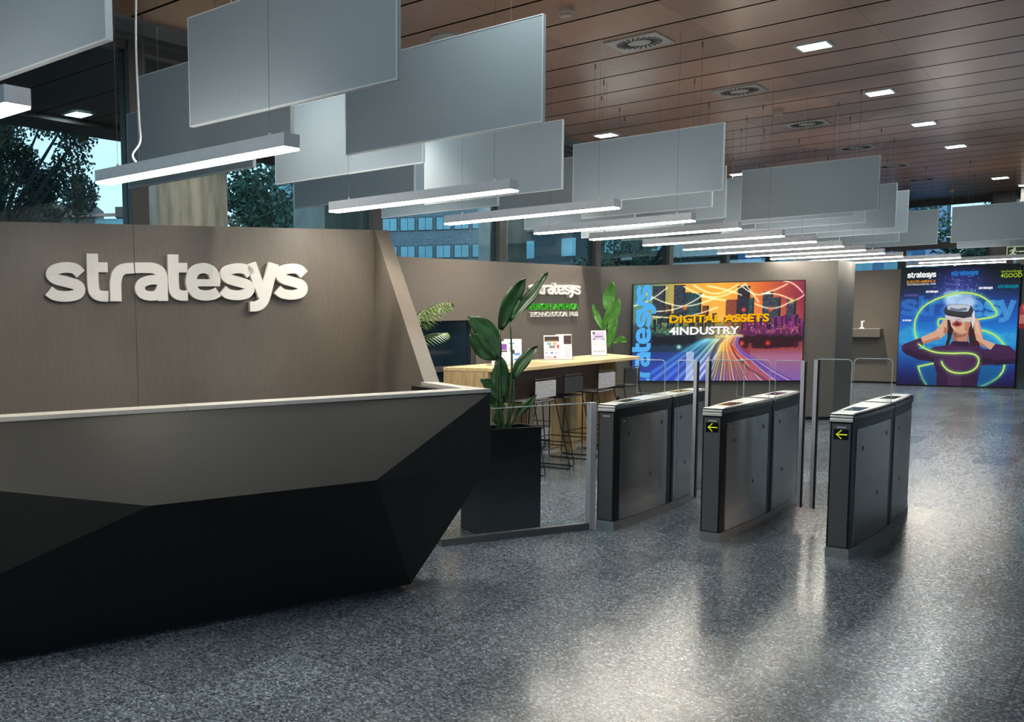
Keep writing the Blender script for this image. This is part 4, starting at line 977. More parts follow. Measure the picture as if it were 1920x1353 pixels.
# --- screen picture: a skyline at sunset with a curving lit road
def paint_city():
    P_ = Paint(400, 230); u, v = P_.u, P_.v
    def X(x, y): return ((x - 133 + 15 * (y - 182) / 920) / (1624 - 28 * (y - 150) / 930), (y - 182 + 54 * (x - 133) / 1624) / (918 + 16 * (x - 133) / 1624))
    sky = [(0, (70, 130, 120)), (.14, (120, 150, 110)), (.30, (236, 176, 70)), (.55, (250, 176, 60)), (.75, (226, 110, 50)), (1, (130, 26, 60))]
    xs = [q[0] for q in sky]
    for c in range(3): P_.a[..., c] = np.interp(u, xs, [q[1][c] / 255 for q in sky])
    warm = np.clip((v - .15) / .4, 0, 1)[..., None]; P_.a = P_.a * (1 - .35 * warm) + np.array([.99, .83, .42]) * .35 * warm
    P_.put(((v > .5)).astype(float), (30, 40, 60), .9)
    P_.put(np.clip((v - .38) / .06, 0, 1) * np.clip((.56 - v) / .05, 0, 1), (40, 60, 50), .75)
    P_.put(np.clip((v - .36) / .05, 0, 1) * (u > .62) * np.clip((.58 - v) / .05, 0, 1), (110, 20, 90), .7)
    def bld(x0, x1, y0, y1, col, lit, dens=.45):
        (a, b), (c, d) = X(x0, y0), X(x1, y1); m = (u > a) & (u < c) & (v > b) & (v < d); P_.put(m.astype(float), col, 1)
        k = rng.random((230, 400)); g = (np.mod(np.arange(230), 3) > 0)[:, None] & (np.mod(np.arange(400), 2) > 0)[None]
        P_.put((m & g & (k < dens)).astype(float), lit, .75); P_.put((m & (u > c - .012)).astype(float), (10, 14, 22), .6)
    bld(320, 440, 190, 480, (28, 36, 50), (110, 130, 140)); bld(525, 628, 180, 500, (34, 40, 56), (130, 140, 150)); bld(610, 690, 250, 500, (20, 40, 52), (70, 120, 130))
    bld(655, 785, 258, 520, (26, 50, 60), (100, 160, 160)); bld(440, 500, 360, 500, (70, 50, 40), (160, 110, 70)); bld(795, 858, 375, 470, (110, 50, 30), (170, 90, 50))
    bld(1020, 1135, 312, 460, (130, 60, 45), (190, 110, 70)); bld(1135, 1242, 185, 470, (28, 26, 40), (90, 90, 110)); bld(1235, 1285, 295, 450, (30, 60, 66), (110, 160, 160))
    bld(1368, 1455, 232, 500, (36, 44, 58), (130, 150, 160)); bld(1420, 1525, 290, 560, (44, 46, 62), (140, 150, 160)); bld(1588, 1668, 300, 520, (44, 40, 60), (150, 150, 170))
    for i in range(46):
        x = 320 + rng.random() * 1400; wd = 20 + rng.random() * 40; t = 440 + rng.random() * 70
        bld(x, x + wd, t, t + 60 + rng.random() * 80, (24, 34, 40) if x < 900 else ((120, 60, 30) if x < 1150 else (110, 24, 100)), (80, 150, 130) if x < 700 else (240, 170, 90) if x < 1200 else (230, 110, 200), .35)
    # water / ground tones
    P_.put(np.clip((v - .56) / .05, 0, 1) * (u < .5), (24, 52, 74), .9); P_.put(np.clip((v - .58) / .05, 0, 1) * (u > .55), (150, 56, 60), .9)
    P_.put(np.clip((v - .66) / .1, 0, 1) * (u > .70), (210, 140, 150), .6); P_.put(np.clip((v - .72) / .25, 0, 1) * (u > .5), (120, 90, 190), .55)
    P_.put(np.clip((v - .70) / .2, 0, 1) * (u < .5), (58, 84, 190), .75)
    for i in range(90):   # dark treetops
        t = rng.random(); x = .12 + .25 * t; P_.ell(x, .555 + .06 * rng.random(), .03, .025, (14, 24, 34), .8, .5)
        x = .62 + .36 * t; P_.ell(x, .565 + .085 * rng.random(), .035, .03, (46, 10, 26), .8, .5)
    # road: bundles of light trails converging on the horizon
    hz = (.565, .535)
    for i, (xe, col) in enumerate([(.06, (60, 160, 190)), (.13, (110, 190, 210)), (.2, (70, 150, 200)), (.27, (150, 220, 210)), (.32, (220, 240, 220)), (.36, (255, 250, 230)), (.40, (250, 240, 200))]):
        xh_ = .44 + .02 * i; pts_ = [(xh_ + (xe - xh_) * t ** .95 + .02 * math.sin(PI * t), .575 + (.99 - .575) * t ** 1.25) for t in [k / 14 for k in range(15)]]
        P_.glow(pts_, .018, col, .55); P_.line(pts_, .006, col, .8)
    for i in range(26):
        t0 = i / 25; xe = .45 + .50 * t0; col = lerp((255, 216, 90), (226, 60, 40), min(1, t0 * 1.2)) if t0 < .8 else (110, 60, 170)
        xh_ = .535 + .105 * t0; pts_ = [(xh_ + (xe - xh_) * t ** (1.35 + .35 * t0) - .035 * t0 * math.sin(PI * min(1, t * 1.8)), .545 + .455 * t) for t in [k / 14 for k in range(15)]]
        P_.line(pts_, .010, col, .75 if i % 3 else .4); 
        if i % 4 == 0: P_.line(pts_, .004, (255, 240, 170), .9)
    lane = [(.545, .56), (.505, .63), (.475, .75), (.46, .87), (.452, 1.0)]; P_.line(lane, .022, (60, 50, 60), .85)
    lane = [(.60, .57), (.585, .63), (.62, .75), (.70, .88), (.80, 1.0)]; P_.line(lane, .012, (110, 40, 40), .7)
    P_.line([(.50, .545), (.60, .53), (.65, .545)], .022, (255, 236, 150), .85, 1.0); P_.spot(.57, .53, .075, (255, 240, 170), .8); P_.spot(.5, .52, .12, (250, 214, 110), .4)
    # white network arcs across the sky
    def arc(a, b, sag): return [(a[0] + (b[0] - a[0]) * t, a[1] + (b[1] - a[1]) * t + sag * math.sin(PI * t)) for t in [k / 12 for k in range(13)]]
    for a, b, sg in [((.10, .12), (.48, .16), .09), ((.12, .28), (.42, .12), .05), ((.30, .03), (.55, .18), .03), ((.36, .02), (.62, .02), .09), ((.44, .03), (.64, .13), -.01), ((.4, .13), (.66, .02), .06), ((.64, .04), (.80, .11), .05), ((.76, .12), (.9, .03), .01), ((.78, .12), (.93, .19), -.02), ((.66, .02), (.74, .2), 0), ((.72, .22), (.93, .2), .06), ((.88, .0), (.99, .12), -.03), ((.12, .33), (.5, .25), .05), ((.0, .22), (.2, .04), .03), ((.93, .2), (1, .14), .01)]:
        P_.line(arc(a, b, sg), .0045, (255, 244, 214), .75); P_.glow(arc(a, b, sg), .012, (250, 210, 140), .25)
    for x, y, c in [(.31, .25, (255, 120, 40)), (.655, .28, (255, 90, 60)), (.81, .28, (255, 110, 60)), (.80, .62, (255, 70, 20)), (.65, .62, (255, 90, 40)), (.93, .2, (255, 200, 90)), (.08, .1, (240, 200, 80)), (.28, .65, (190, 255, 230))]: P_.spot(x, y, .022, c, .95)
    for i in range(70): P_.spot(.1 + .3 * rng.random(), .40 + .12 * rng.random(), .006, (90, 230, 190), .7)
    for i in range(60): P_.spot(.66 + .32 * rng.random(), .42 + .1 * rng.random(), .007, (255, 120, 200) if i % 2 else (255, 180, 90), .7)
    P_.put((u < .118).astype(float) * np.clip((v - .25) / .2, 0, 1), (60, 60, 110), .35)
    # the interface band along the lower edge
    P_.put(((v > .70) & (u < .37)).astype(float), (52, 70, 214), .38); P_.put(((v > .70) & (u > .37) & (u < .99)).astype(float), (90, 90, 220), .14)
    P_.put(((v > .70) & (u > .325) & (u < .37)).astype(float), (250, 250, 250), .55)
    return P_
def on3(s, z, off=0.0): return Vector((-5.848, 14.432, 0)) + d3 * s + n3 * off + Z * z
SL = 2.311; SZ0, SZ1 = .585, 2.026
sc = thing('video_wall', 'large lit screen on the dark wall showing a city skyline', 'screen', on3(SL / 2, SZ0)); so = Vector(sc.location)
b = MB(); e = .012
b.extrude([on3(-e, SZ0 - e, 0) - so, on3(SL + e, SZ0 - e, 0) - so, on3(SL + e, SZ1 + e, 0) - so, on3(-e, SZ1 + e, 0) - so], n3 * .055); b.build('housing', M['black'], sc)
M['screen'] = emit_attr('lit_screen', 0.41)
pic = paint_city(); pic.mesh('picture', M['screen'], sc, on3(0, SZ0, .057) - so, d3, Z, SL, SZ1 - SZ0)
M['e_amber'] = emit('screen_amber', srgb(252, 186, 10), 0.39); M['e_white'] = emit('screen_white', (1, 1, 1, 1), 0.38); M['e_blue'] = emit('screen_blue', srgb(90, 185, 250), 0.38)
M['e_cyan'] = emit('poster_blue', srgb(46, 130, 215), 0.33); M['e_green'] = emit('poster_lime', srgb(175, 215, 40), 0.33); M['e_orange'] = emit('poster_orange', srgb(245, 160, 20), 0.36); M['e_violet'] = emit('poster_violet', srgb(110, 100, 180), 0.30); M['e_teal'] = emit('poster_teal', srgb(20, 140, 160), 0.33); M['e_shadow'] = emit('screen_shadow', (.03, .03, .03, 1), .3)
def st(u, v, off): return on3(u * SL, SZ1 - v * (SZ1 - SZ0), off) - so
hS = SZ1 - SZ0
b = MB(); text(b, 'DIGITAL ASSETS', st(.219, .404, .0585), d3, Z, n3, .585 * SL, .083 * hS, 0, .035); b.build('amber_lettering', M['e_amber'], sc)
b = MB(); text(b, '4INDUSTRY', st(.219, .527, .0585), d3, Z, n3, .416 * SL, .083 * hS, 0, .035); b.build('white_lettering', M['e_white'], sc)
b = MB(); text(b, 'DIGITAL ASSETS', st(.2205, .412, .0580), d3, Z, n3, .585 * SL, .083 * hS, 0, .035); text(b, '4INDUSTRY', st(.2205, .535, .0580), d3, Z, n3, .416 * SL, .083 * hS, 0, .035); b.build('lettering_shadow', M['e_shadow'], sc)
b = MB(); sx = hS * 1.23 / LOGO_W
for i, (ox, strokes) in enumerate(LOGO):
    for q_, stt in enumerate(strokes):
        for l_, r_ in zip(stt[:-1], stt[1:]):
            q = []
            for pnt in (l_[0], l_[1], r_[1], r_[0]):
                hz_ = (pnt.x + ox) * sx - .245 * hS
                q.append((hz_, pnt.y))
            if max(a_[0] for a_ in q) < .004: continue
            b.quad(*[on3(.110 * SL - y_ * .092 * SL, SZ0 + min(max(h_, .004), hS - .006), .0590 + .0002 * q_) - so for h_, y_ in q])
b.build('vertical_wordmark', M['e_blue'], sc)['label'] = 'light blue vertical wordmark'

# --- poster picture: a person wearing a headset, neon outline
def paint_poster():
    P_ = Paint(340, 340); u, v = P_.u, P_.v
    def X(x, y):
        xl = 45 - 40 * (y - 130) / 1190; yt = 130 - 55 * (x - 45) / 1185
        return ((x - xl) / (1232 - xl), (y - yt) / (1323 - yt))
    def XP(pts): return [X(*p) for p in pts]
    st_ = [(0, (4, 12, 20)), (.12, (8, 26, 52)), (.28, (22, 62, 140)), (.45, (20, 96, 196)), (.56, (30, 140, 220)), (.68, (26, 120, 196)), (.80, (22, 70, 150)), (.9, (24, 36, 104)), (1, (24, 14, 62))]
    for c in range(3): P_.a[..., c] = np.interp(v, [q[0] for q in st_], [q[1][c] / 255 for q in st_])
    P_.put(np.exp(-((u - .5) / .22) ** 2 - ((v - .16) / .16) ** 2), (70, 70, 190), .6)
    P_.put(np.clip((.3 - v) / .3, 0, 1) * np.clip((np.abs(u - .52) - .2) / .2, 0, 1), (2, 16, 14), .8)
    for i in range(120):
        x, y = rng.random(), rng.random() * .3
        P_.line([(x, y), (x + (.03 if i % 2 else 0), y + (0 if i % 2 else .03))], .0016, (16, 90, 60), .45)
    for i in range(160):
        x = .5 + rng.normal() * .09; y = .28 - abs(rng.normal()) * .10; P_.spot(x, y, .004, (190, 210, 255), .7)
    mt = XP([(0, 800), (70, 760), (140, 708), (200, 770), (260, 755), (340, 790), (420, 770), (560, 800), (700, 790), (850, 780), (960, 760), (1060, 790), (1180, 770), (1235, 800), (1235, 900), (0, 900)])
    P_.poly(mt, (40, 150, 215), .9)
    for i in range(500):
        x, y = rng.random(), .55 + .3 * rng.random(); P_.line([(x, y), (x + .025, y + .004 * rng.normal())], .0018, (90, 210, 255) if y < .68 else (50, 150, 220), .5 * (1.0 - (y - .55) / .34))
    return P_, X, XP
def finish_poster(P_, X, XP):
    u, v = P_.u, P_.v
    # smoke above the headset
    for i in range(60):
        x, y = X(520 + 270 * rng.random(), 500 - 120 * rng.random() ** 1.5); P_.spot(x, y, .018 + .02 * rng.random(), (190, 220, 255), .35)
    skin, skind, cloth, clothd = (222, 170, 140), (168, 104, 80), (66, 32, 74), (34, 14, 42)
    # neon outline part that passes behind the figure
    neonA = catmull([(*X(*p), 0) for p in [(845, 640), (1020, 600), (1000, 520), (930, 440), (820, 385), (680, 370), (540, 395), (390, 450), (270, 530), (205, 640), (192, 740), (215, 840), (280, 930)]], 6)
    neonB = catmull([(*X(*p), 0) for p in [(510, 640), (455, 640), (440, 680), (470, 730), (600, 750), (760, 745), (900, 750), (1010, 790), (1090, 860), (1125, 930), (1130, 1100), (1100, 1190), (1010, 1270), (890, 1330)]], 6)
    neonC = catmull([(*X(*p), 0) for p in [(345, 1340), (285, 1250), (240, 1135), (370, 1105), (490, 1080)]], 1)
    def neon(pts):
        p = [(q.x, q.y) for q in pts]; P_.glow(p, .020, (60, 150, 40), .6); P_.line(p, .0105, (60, 170, 60), .95); P_.line(p, .0065, (226, 240, 130), 1)
    neon(neonA); neon(neonB); neon(neonC)
    P_.poly(XP([(440, 1110), (440, 1330), (330, 1330), (270, 1240), (255, 1150)]), (14, 110, 170), .55); P_.poly(XP([(900, 1110), (1110, 1110), (1080, 1220), (960, 1320), (860, 1330)]), (14, 120, 176), .6)
    # hair
    P_.poly(XP([(590, 640), (530, 700), (545, 820), (520, 920), (560, 900), (600, 760), (640, 660)]), (40, 20, 22)); P_.poly(XP([(770, 640), (820, 700), (860, 800), (880, 930), (840, 910), (780, 935), (760, 800), (740, 690)]), (58, 24, 26))
    # neck and face
    P_.poly(XP([(600, 740), (760, 740), (755, 880), (600, 880)]), skind); P_.poly(XP([(640, 760), (750, 745), (745, 880), (700, 885), (640, 870)]), (196, 140, 112))
    P_.poly(XP([(560, 640), (770, 650), (775, 700), (745, 770), (690, 785), (620, 770), (580, 715)]), skin); P_.poly(XP([(570, 650), (620, 655), (615, 760), (580, 715)]), (240, 196, 170), .7); P_.poly(XP([(720, 660), (775, 660), (770, 720), (740, 768), (715, 740)]), skind, .6)
    P_.poly(XP([(595, 780), (690, 800), (745, 780), (730, 810), (660, 830), (605, 815)]), (120, 70, 56), .5)
    P_.ell(*X(638, 690), .042, .022, (176, 62, 66)); P_.ell(*X(640, 690), .022, .008, (60, 14, 20)); P_.ell(*X(632, 663), .012, .008, (120, 66, 54))
    # torso and sleeves
    P_.poly(XP([(600, 865), (755, 865), (790, 910), (880, 920), (1000, 980), (1010, 1090), (900, 1110), (860, 1200), (855, 1330), (445, 1330), (440, 1200), (400, 1080), (330, 1050), (390, 930), (560, 905)]), cloth)
    P_.poly(XP([(600, 868), (755, 868), (765, 915), (590, 915)]), clothd, .8)
    P_.poly(XP([(50, 930), (90, 900), (260, 835), (295, 905), (230, 950), (420, 950), (480, 990), (400, 1085), (230, 1060), (100, 1010), (60, 975)]), cloth)
    P_.poly(XP([(1235, 960), (1160, 900), (1030, 885), (990, 945), (840, 930), (800, 980), (880, 1080), (1060, 1100), (1235, 1080)]), cloth)
    P_.poly(XP([(60, 975), (100, 1010), (230, 1060), (400, 1085), (420, 1040), (240, 1000), (110, 950)]), clothd, .7); P_.poly(XP([(880, 1080), (1060, 1100), (1235, 1080), (1235, 1030), (1050, 1050), (900, 1020)]), clothd, .75)
    P_.poly(XP([(445, 1330), (440, 1200), (420, 1110), (520, 1130), (560, 1250), (560, 1330)]), clothd, .6); P_.poly(XP([(700, 1150), (860, 1130), (855, 1330), (700, 1330)]), clothd, .6)
    for k in range(7): P_.line(XP([(130 + 30 * k, 930 - 8 * k), (150 + 34 * k, 1000 + 6 * k)]), .005, clothd, .45); P_.line(XP([(900 + 40 * k, 950 + 6 * k), (920 + 40 * k, 1040)]), .005, clothd, .35)
    P_.spot(*X(640, 1080), .12, (92, 50, 100), .5)
    # forearms and hands
    P_.poly(XP([(262, 835), (400, 770), (440, 790), (480, 835), (440, 850), (290, 905)]), skin); P_.poly(XP([(290, 905), (440, 850), (480, 835), (470, 815), (280, 880)]), skind, .7)
    P_.poly(XP([(405, 770), (440, 730), (480, 680), (520, 640), (540, 660), (545, 740), (520, 800), (470, 840)]), skin); 
    for k in range(4): P_.line(XP([(445 + 14 * k, 760 + 6 * k), (500 + 11 * k, 655 + 14 * k)]), .0085, (232, 186, 158), .9); P_.line(XP([(452 + 14 * k, 766 + 6 * k), (507 + 11 * k, 662 + 14 * k)]), .003, skind, .9)
    P_.poly(XP([(500, 720), (548, 735), (545, 770), (510, 800)]), skind, .8)
    P_.poly(XP([(985, 945), (1030, 885), (905, 840), (850, 855), (880, 900)]), skin); P_.poly(XP([(985, 945), (880, 900), (850, 855), (900, 880)]), skind, .8)
    P_.poly(XP([(820, 615), (850, 640), (880, 720), (905, 840), (880, 870), (840, 850), (815, 760), (805, 660)]), skin)
    for k in range(4): P_.line(XP([(818 + 12 * k, 640 + 16 * k), (846 + 12 * k, 760 + 10 * k)]), .0085, (236, 192, 166), .9); P_.line(XP([(825 + 12 * k, 650 + 16 * k), (852 + 12 * k, 764 + 10 * k)]), .003, skind, .85)
    # headset
    P_.poly(XP([(770, 500), (810, 560), (815, 640), (800, 740), (780, 660), (760, 600)]), (225, 228, 235)); P_.poly(XP([(535, 640), (560, 650), (560, 750), (540, 720)]), (40, 40, 46))
    P_.poly(XP([(510, 600), (790, 605), (800, 650), (770, 668), (520, 645)]), (214, 204, 204)); P_.poly(XP([(600, 640), (660, 650), (690, 650), (640, 640)]), (70, 50, 50), .8)
    P_.poly(XP([(525, 505), (560, 490), (690, 485), (775, 500), (800, 545), (785, 595), (740, 615), (640, 612), (540, 592), (498, 570), (500, 540)]), (52, 54, 60))
    P_.poly(XP([(530, 510), (565, 492), (690, 487), (770, 503), (745, 560), (620, 560), (535, 540)]), (196, 206, 220)); P_.poly(XP([(560, 520), (640, 535), (720, 520), (740, 545), (640, 565), (560, 545)]), (96, 112, 134), .9)
    P_.poly(XP([(500, 575), (640, 612), (740, 615), (785, 597), (790, 612), (700, 628), (540, 604)]), (20, 20, 24))
    # neon that crosses in front of the chest
    neonD = catmull([(*X(*p), 0) for p in [(240, 905), (330, 955), (440, 985), (600, 990), (740, 985), (830, 1000), (872, 1050), (850, 1130), (770, 1180), (660, 1192), (570, 1170), (510, 1120), (490, 1080)]], 6)
    neon(neonD)
    return P_
PX0, PX1, PYY, PZ0, PZ1 = -4.093, -2.19, 23.75, .03, 2.415
ps = thing('lit_poster', 'huge luminous poster of a person wearing a headset, at the far right', 'poster', ((PX0 + PX1) / 2, PYY, 0)); qo = Vector(ps.location)
b = MB(); b.box(PX0 - qo.x - .01, PX1 - qo.x + .01, .0, .09, 0.0, PZ1 + .012); b.build('housing', M['black'], ps)
M['poster'] = emit_attr('lit_poster_face', .36)
def pp(x, y, off=-.004):
    xl = 45 - 40 * (y - 130) / 1190; yt = 130 - 55 * (x - 45) / 1185
    return Vector((PX0 + (x - xl) / (1232 - xl) * (PX1 - PX0), PYY + off, PZ1 - (y - yt) / (1323 - yt) * (PZ1 - PZ0))) - qo
P_, X_, XP_ = paint_poster()
# giant wordmark painted into the picture behind the figure
for i, (ox, strokes) in enumerate(LOGO[:8]):
    for stt in strokes:
        for (l0, r0), (l1, r1) in zip(stt[:-1], stt[1:]):
            q = []
            for pnt in (l0, r0, r1, l1): q.append(X_(40 + (pnt.x + ox) * 196, 612 - pnt.y * 172))
            P_.poly(q, (44, 128, 212) if i in (0, 1, 2, 3) else (70, 160, 226), .80 if i > 4 else .62)
P_ = finish_poster(P_, X_, XP_)
P_.mesh('picture', M['poster'], ps, Vector((PX0, PYY - .002, PZ0)) - qo, (1, 0, 0), Z, PX1 - PX0, PZ1 - PZ0)
XA = Vector((1, 0, 0)); NA = Vector((0, -1, 0)); kx = (PX1 - PX0) / 1190.0; kz = (PZ1 - PZ0) / 1220.0
def plogo(x0, x1, yb, m, nm):
    b = MB(); logo(b, pp(x0, yb), XA, Z, NA, (x1 - x0) * kx, (x1 - x0) / 6.74 * kz * 1.05, 0.0); b.build(nm, m, ps)
plogo(104, 405, 225, M['e_white'], 'white_wordmark')
b = MB(); text(b, 'EUROPE-AMERICA', pp(101, 277), XA, Z, NA, 303 * kx, 26 * kz, 0, .008); b.build('orange_lettering', M['e_orange'], ps)
b = MB(); text(b, 'TECHNOLOGICAL HUB', pp(101, 302), XA, Z, NA, 303 * kx, 20 * kz, 0, .0); b.build('white_lettering', M['e_white'], ps)
b = MB(); text(b, 'technology', pp(1052, 172), XA, Z, NA, 200 * kx, 32 * kz, 0, .0); text(b, '4GOOD', pp(1050, 216), XA, Z, NA, 205 * kx, 42 * kz, 0, .015); b.build('lime_lettering', M['e_green'], ps)
for x0, x1, yb, mm in [(560, 832, 200, 'e_cyan'), (538, 640, 297, 'e_violet'), (842, 978, 333, 'e_white'), (1025, 1222, 322, 'e_teal'), (304, 432, 374, 'e_white'), (78, 222, 415, 'e_violet'), (58, 154, 668, 'e_white'), (230, 398, 708, 'e_cyan')]:
    plogo(x0, x1, yb, M[mm], 'small_wordmark')

# ------------------------------------------------------------------ odds and ends at the far right
r = thing('exit_sign', 'dark green emergency exit sign with a running figure, above the poster', 'sign', (-2.06, 22.0, 2.468))
b = MB(); b.box(-.17, .17, -.012, .012, 0, .20); b.build('plate', M['greensign'], r)
b = MB(); b.box(-.172, .172, -.0135, -.0125, 0, .012); b.box(-.172, .172, -.0135, -.0125, .188, .20); b.box(-.172, -.160, -.0135, -.0125, .012, .188); b.box(.160, .172, -.0135, -.0125, .012, .188); b.build('border', M['exitwhite'], r)
b = MB()
def lim(pts_, w2_):
    for (a, c) in zip(pts_[:-1], pts_[1:]):
        a, c = Vector((a[0], -.0136, a[1])), Vector((c[0], -.0136, c[1])); t = (c - a).normalized(); b.obox((a + c) / 2, (c - a) / 2 + t * w2_ * .4, (0, .0008, 0), t.cross(Vector((0, 1, 0))) * w2_)
b.lathe([(.0, -.001), (.017, -.001), (.017, .001)], (0, 0, 0), 12); b.v = [(x - .06, -.0136 + z, .165 + y) for x, y, z in b.v]
lim([(-.068, .142), (-.088, .085)], .016); lim([(-.088, .085), (-.060, .062), (-.072, .025)], .011); lim([(-.09, .085), (-.115, .055), (-.138, .05)], .010); lim([(-.066, .14), (-.040, .110), (-.020, .112)], .008); lim([(-.072, .142), (-.108, .135), (-.125, .110)], .008)
lim([(0.0, .105), (.12, .105)], .010); lim([(.098, .13), (.125, .105), (.098, .08)], .009)
b.build('running_figure', M['exitwhite'], r)
for sx in (-.12, .12):
    k = MB(); k.tube([(sx, 0, .20), (sx, 0, H - 2.468)], .003, 6); k.build('suspension_wire', M['wire'], r)

r = thing('fire_extinguisher', 'red fire extinguisher mounted on the dark glossy panel', 'fire extinguisher', (-2.06, 23.42, 1.17), -.7)
b = MB(); b.lathe([(.06, 0), (.075, .02), (.075, .40), (.055, .46), (.025, .49), (.022, .53)], n=20); b.build('cylinder', M['red'], r, smooth=True)
b = MB(); b.lathe([(.028, .53), (.028, .56)], n=12); b.box(-.015, .09, -.012, .012, .56, .58); b.box(-.01, .08, -.012, .012, .60, .615); b.build('valve_handle', M['black'], r)
b = MB(); b.tube(catmull([(.03, -.02, .55), (.10, -.04, .48), (.10, -.04, .30), (.085, -.03, .12)], 6), .010, 8); b.build('hose', M['black'], r, smooth=True)
b = MB(); b.lathe([(.0745, .10), (.0758, .10), (.0758, .27), (.0745, .27)], n=20); b.build('paper_label', mat('pale_red_label', (.50, .16, .15), .5), r, smooth=False)
b = MB(); b.box(-.03, .10, .06, .15, .30, .34); b.build('wall_bracket', M['black'], r)

r = thing('wall_shelf', 'small boxed taupe wall shelf left of the large poster', 'shelf', (-4.83, 24.2, 1.0))
b = MB(); b.box(-.35, .35, -.17, .10, 0, .175); b.build('box', M['wall'], r, bevel=.003)
b = MB(); b.box(-.35, .35, -.172, .10, .175, .181); b.build('top_board', M['desktop'], r)
r = thing('tablet_stand', 'small white stand on the taupe wall shelf', 'stand', (-4.83, 24.12, 1.181))
b = MB(); b.lathe([(.05, 0), (.05, .012), (.03, .03)], n=16); b.build('base', M['white'], r)
b = MB(); b.obox((0, 0, .09), (.016, 0, 0), (0, .012, 0), (0, 0, .07)); b.build('stem', M['white'], r)
b = MB(); b.obox((.012, 0, .155), (.032, 0, .006), (0, .015, 0), (0, 0, .016)); b.build('head', M['white'], r)

# ------------------------------------------------------------------ outdoors: trees and buildings
rnd = random.Random(7)
def tree(loc, height, blobs, nleaf, size, m, label, lean=(0, 0)):
    r = thing('tree', label, 'tree', loc, 0, 'trees outside the facade')
    b = MB(); top = Vector((lean[0], lean[1], height * .72))
    b.tube(catmull([(0, 0, 0), (lean[0] * .2, lean[1] * .3, height * .3), top], 5), [.20 - .013 * i for i in range(11)], 9)
    for (bx, by, bz, br) in blobs:
        s_ = Vector((lean[0] * .4, lean[1] * .4, height * .42)); e_ = Vector((bx, by, bz)); mid = (s_ + e_) / 2 + Vector((rnd.uniform(-.2, .2), rnd.uniform(-.2, .2), -.1))
        b.tube(catmull([s_, mid, e_], 5), [.08 - .0065 * i for i in range(11)], 6)
    b.build('trunk', M['bark'], r, smooth=True)
    vs = []; fs = []
    tot = sum(q[3] ** 2 for q in blobs)
    for (bx, by, bz, br) in blobs:
        for k in range(int(nleaf * br * br / tot)):
            d = Vector((rnd.gauss(0, 1), rnd.gauss(0, 1), rnd.gauss(0, 1))).normalized() * br * rnd.random() ** .45
            p = Vector((bx, by, bz)) + d; s_ = size * rnd.uniform(.6, 1.3)
            a = Vector((rnd.gauss(0, 1), rnd.gauss(0, 1), rnd.gauss(0, 1))).normalized(); c = a.orthogonal().normalized()
            i = len(vs); vs += [p - a * s_, p + c * s_ * .45, p + a * s_, p - c * s_ * .45]; fs.append((i, i + 1, i + 2, i + 3))
    b = MB(); b.add(vs, fs); f = b.build('foliage', m, r, fix=False); f['kind'] = 'stuff'
    return r
def blobs(n, cx_, cy_, cz_, sx_, sy_, sz_, r0, r1): return [(cx_ + rnd.uniform(-sx_, sx_), cy_ + rnd.uniform(-sy_, sy_), cz_ + rnd.uniform(-sz_, sz_), rnd.uniform(r0, r1)) for _ in range(n)]
tree((-15.4, 9.3, -.06), 6.2, blobs(30, 0, .2, 4.5, 1.2, 1.6, 1.15, .30, .62), 20000, .048, M['treeleaf'], 'dark leafy tree close outside the glass at the far left')
tree((-16.6, 11.6, -.06), 5.6, blobs(9, .2, -.1, 4.35, .9, .75, 1.0, .25, .48), 6500, .045, M['treeleaf'], 'dark tree with a ragged crown against the pale sky')
tree((-21.5, 16.2, -.06), 5.0, blobs(6, 0, 0, 3.9, .7, .8, .5, .4, .6), 1400, .08, M['treeleaf2'], 'small thin tree just left of the concrete column')
tree((-19.5, 20.3, -.06), 7.0, blobs(14, 0, 0, 4.6, 1.5, 1.6, 1.3, .6, 1.0), 6500, .09, M['treeleaf2'], 'green tree right of the near concrete column')
tree((-18.5, 22.6, -.06), 6.6, blobs(12, 0, 0, 4.2, 1.5, 1.5, 1.2, .6, 1.0), 5500, .09, M['treeleaf2'], 'second green tree right of the near concrete column')
tree((-15.0, 36.5, -.06), 6.5, blobs(10, 0, 0, 3.6, 2.0, 2.0, 1.2, .7, 1.1), 4500, .10, M['treeleaf2'], 'green tree behind the corner of the back wall')
tree((-4.4, 38.5, -.06), 6.0, blobs(12, 0, 0, 3.4, 1.7, 1.3, 1.3, .6, 1.0), 5000, .09, M['treeleaf2'], 'pale green tree beyond the far facade above the poster')

def facing(ox, oy, ux_, uy_): 
    u = Vector((ux_, uy_, 0)).normalized(); return Vector((ox, oy, 0)), u, Vector((u.y, -u.x, 0))
# grey brick office building
r = thing('office_building', 'grey brick office building with bands of windows across the street', 'building', (-22.5, 33.2, -.06)); ro = Vector(r.location)
bo, bu, bn = facing(-23.92, 32.06, 4.12, 3.04)
bo = bo - bu * 4
b = MB(); b.extrude([bo - ro, bo + bu * 9.0 - ro, bo + bu * 9.0 + Z * 8.5 - ro, bo + Z * 8.5 - ro], -bn * 6); b.build('brick_body', M['brick'], r)
for z0 in (3.98, 5.12, 6.6):
    for k in range(12):
        a = bo + bu * (.25 + .72 * k) + Z * z0 + bn * .03 - ro
        b = MB(); b.extrude([a, a + bu * .62, a + bu * .62 + Z * .55, a + Z * .55], -bn * .04); fr = b.build('window', M['mullion'], r)
        b = MB()
        for j in (0, 1):
            c = a + bu * (.03 + .29 * j) + Z * .03 + bn * .012; b.extrude([c, c + bu * .27, c + bu * .27 + Z * .49, c + Z * .49], -bn * .01)
        b.build('pane', M['winblue'], fr)
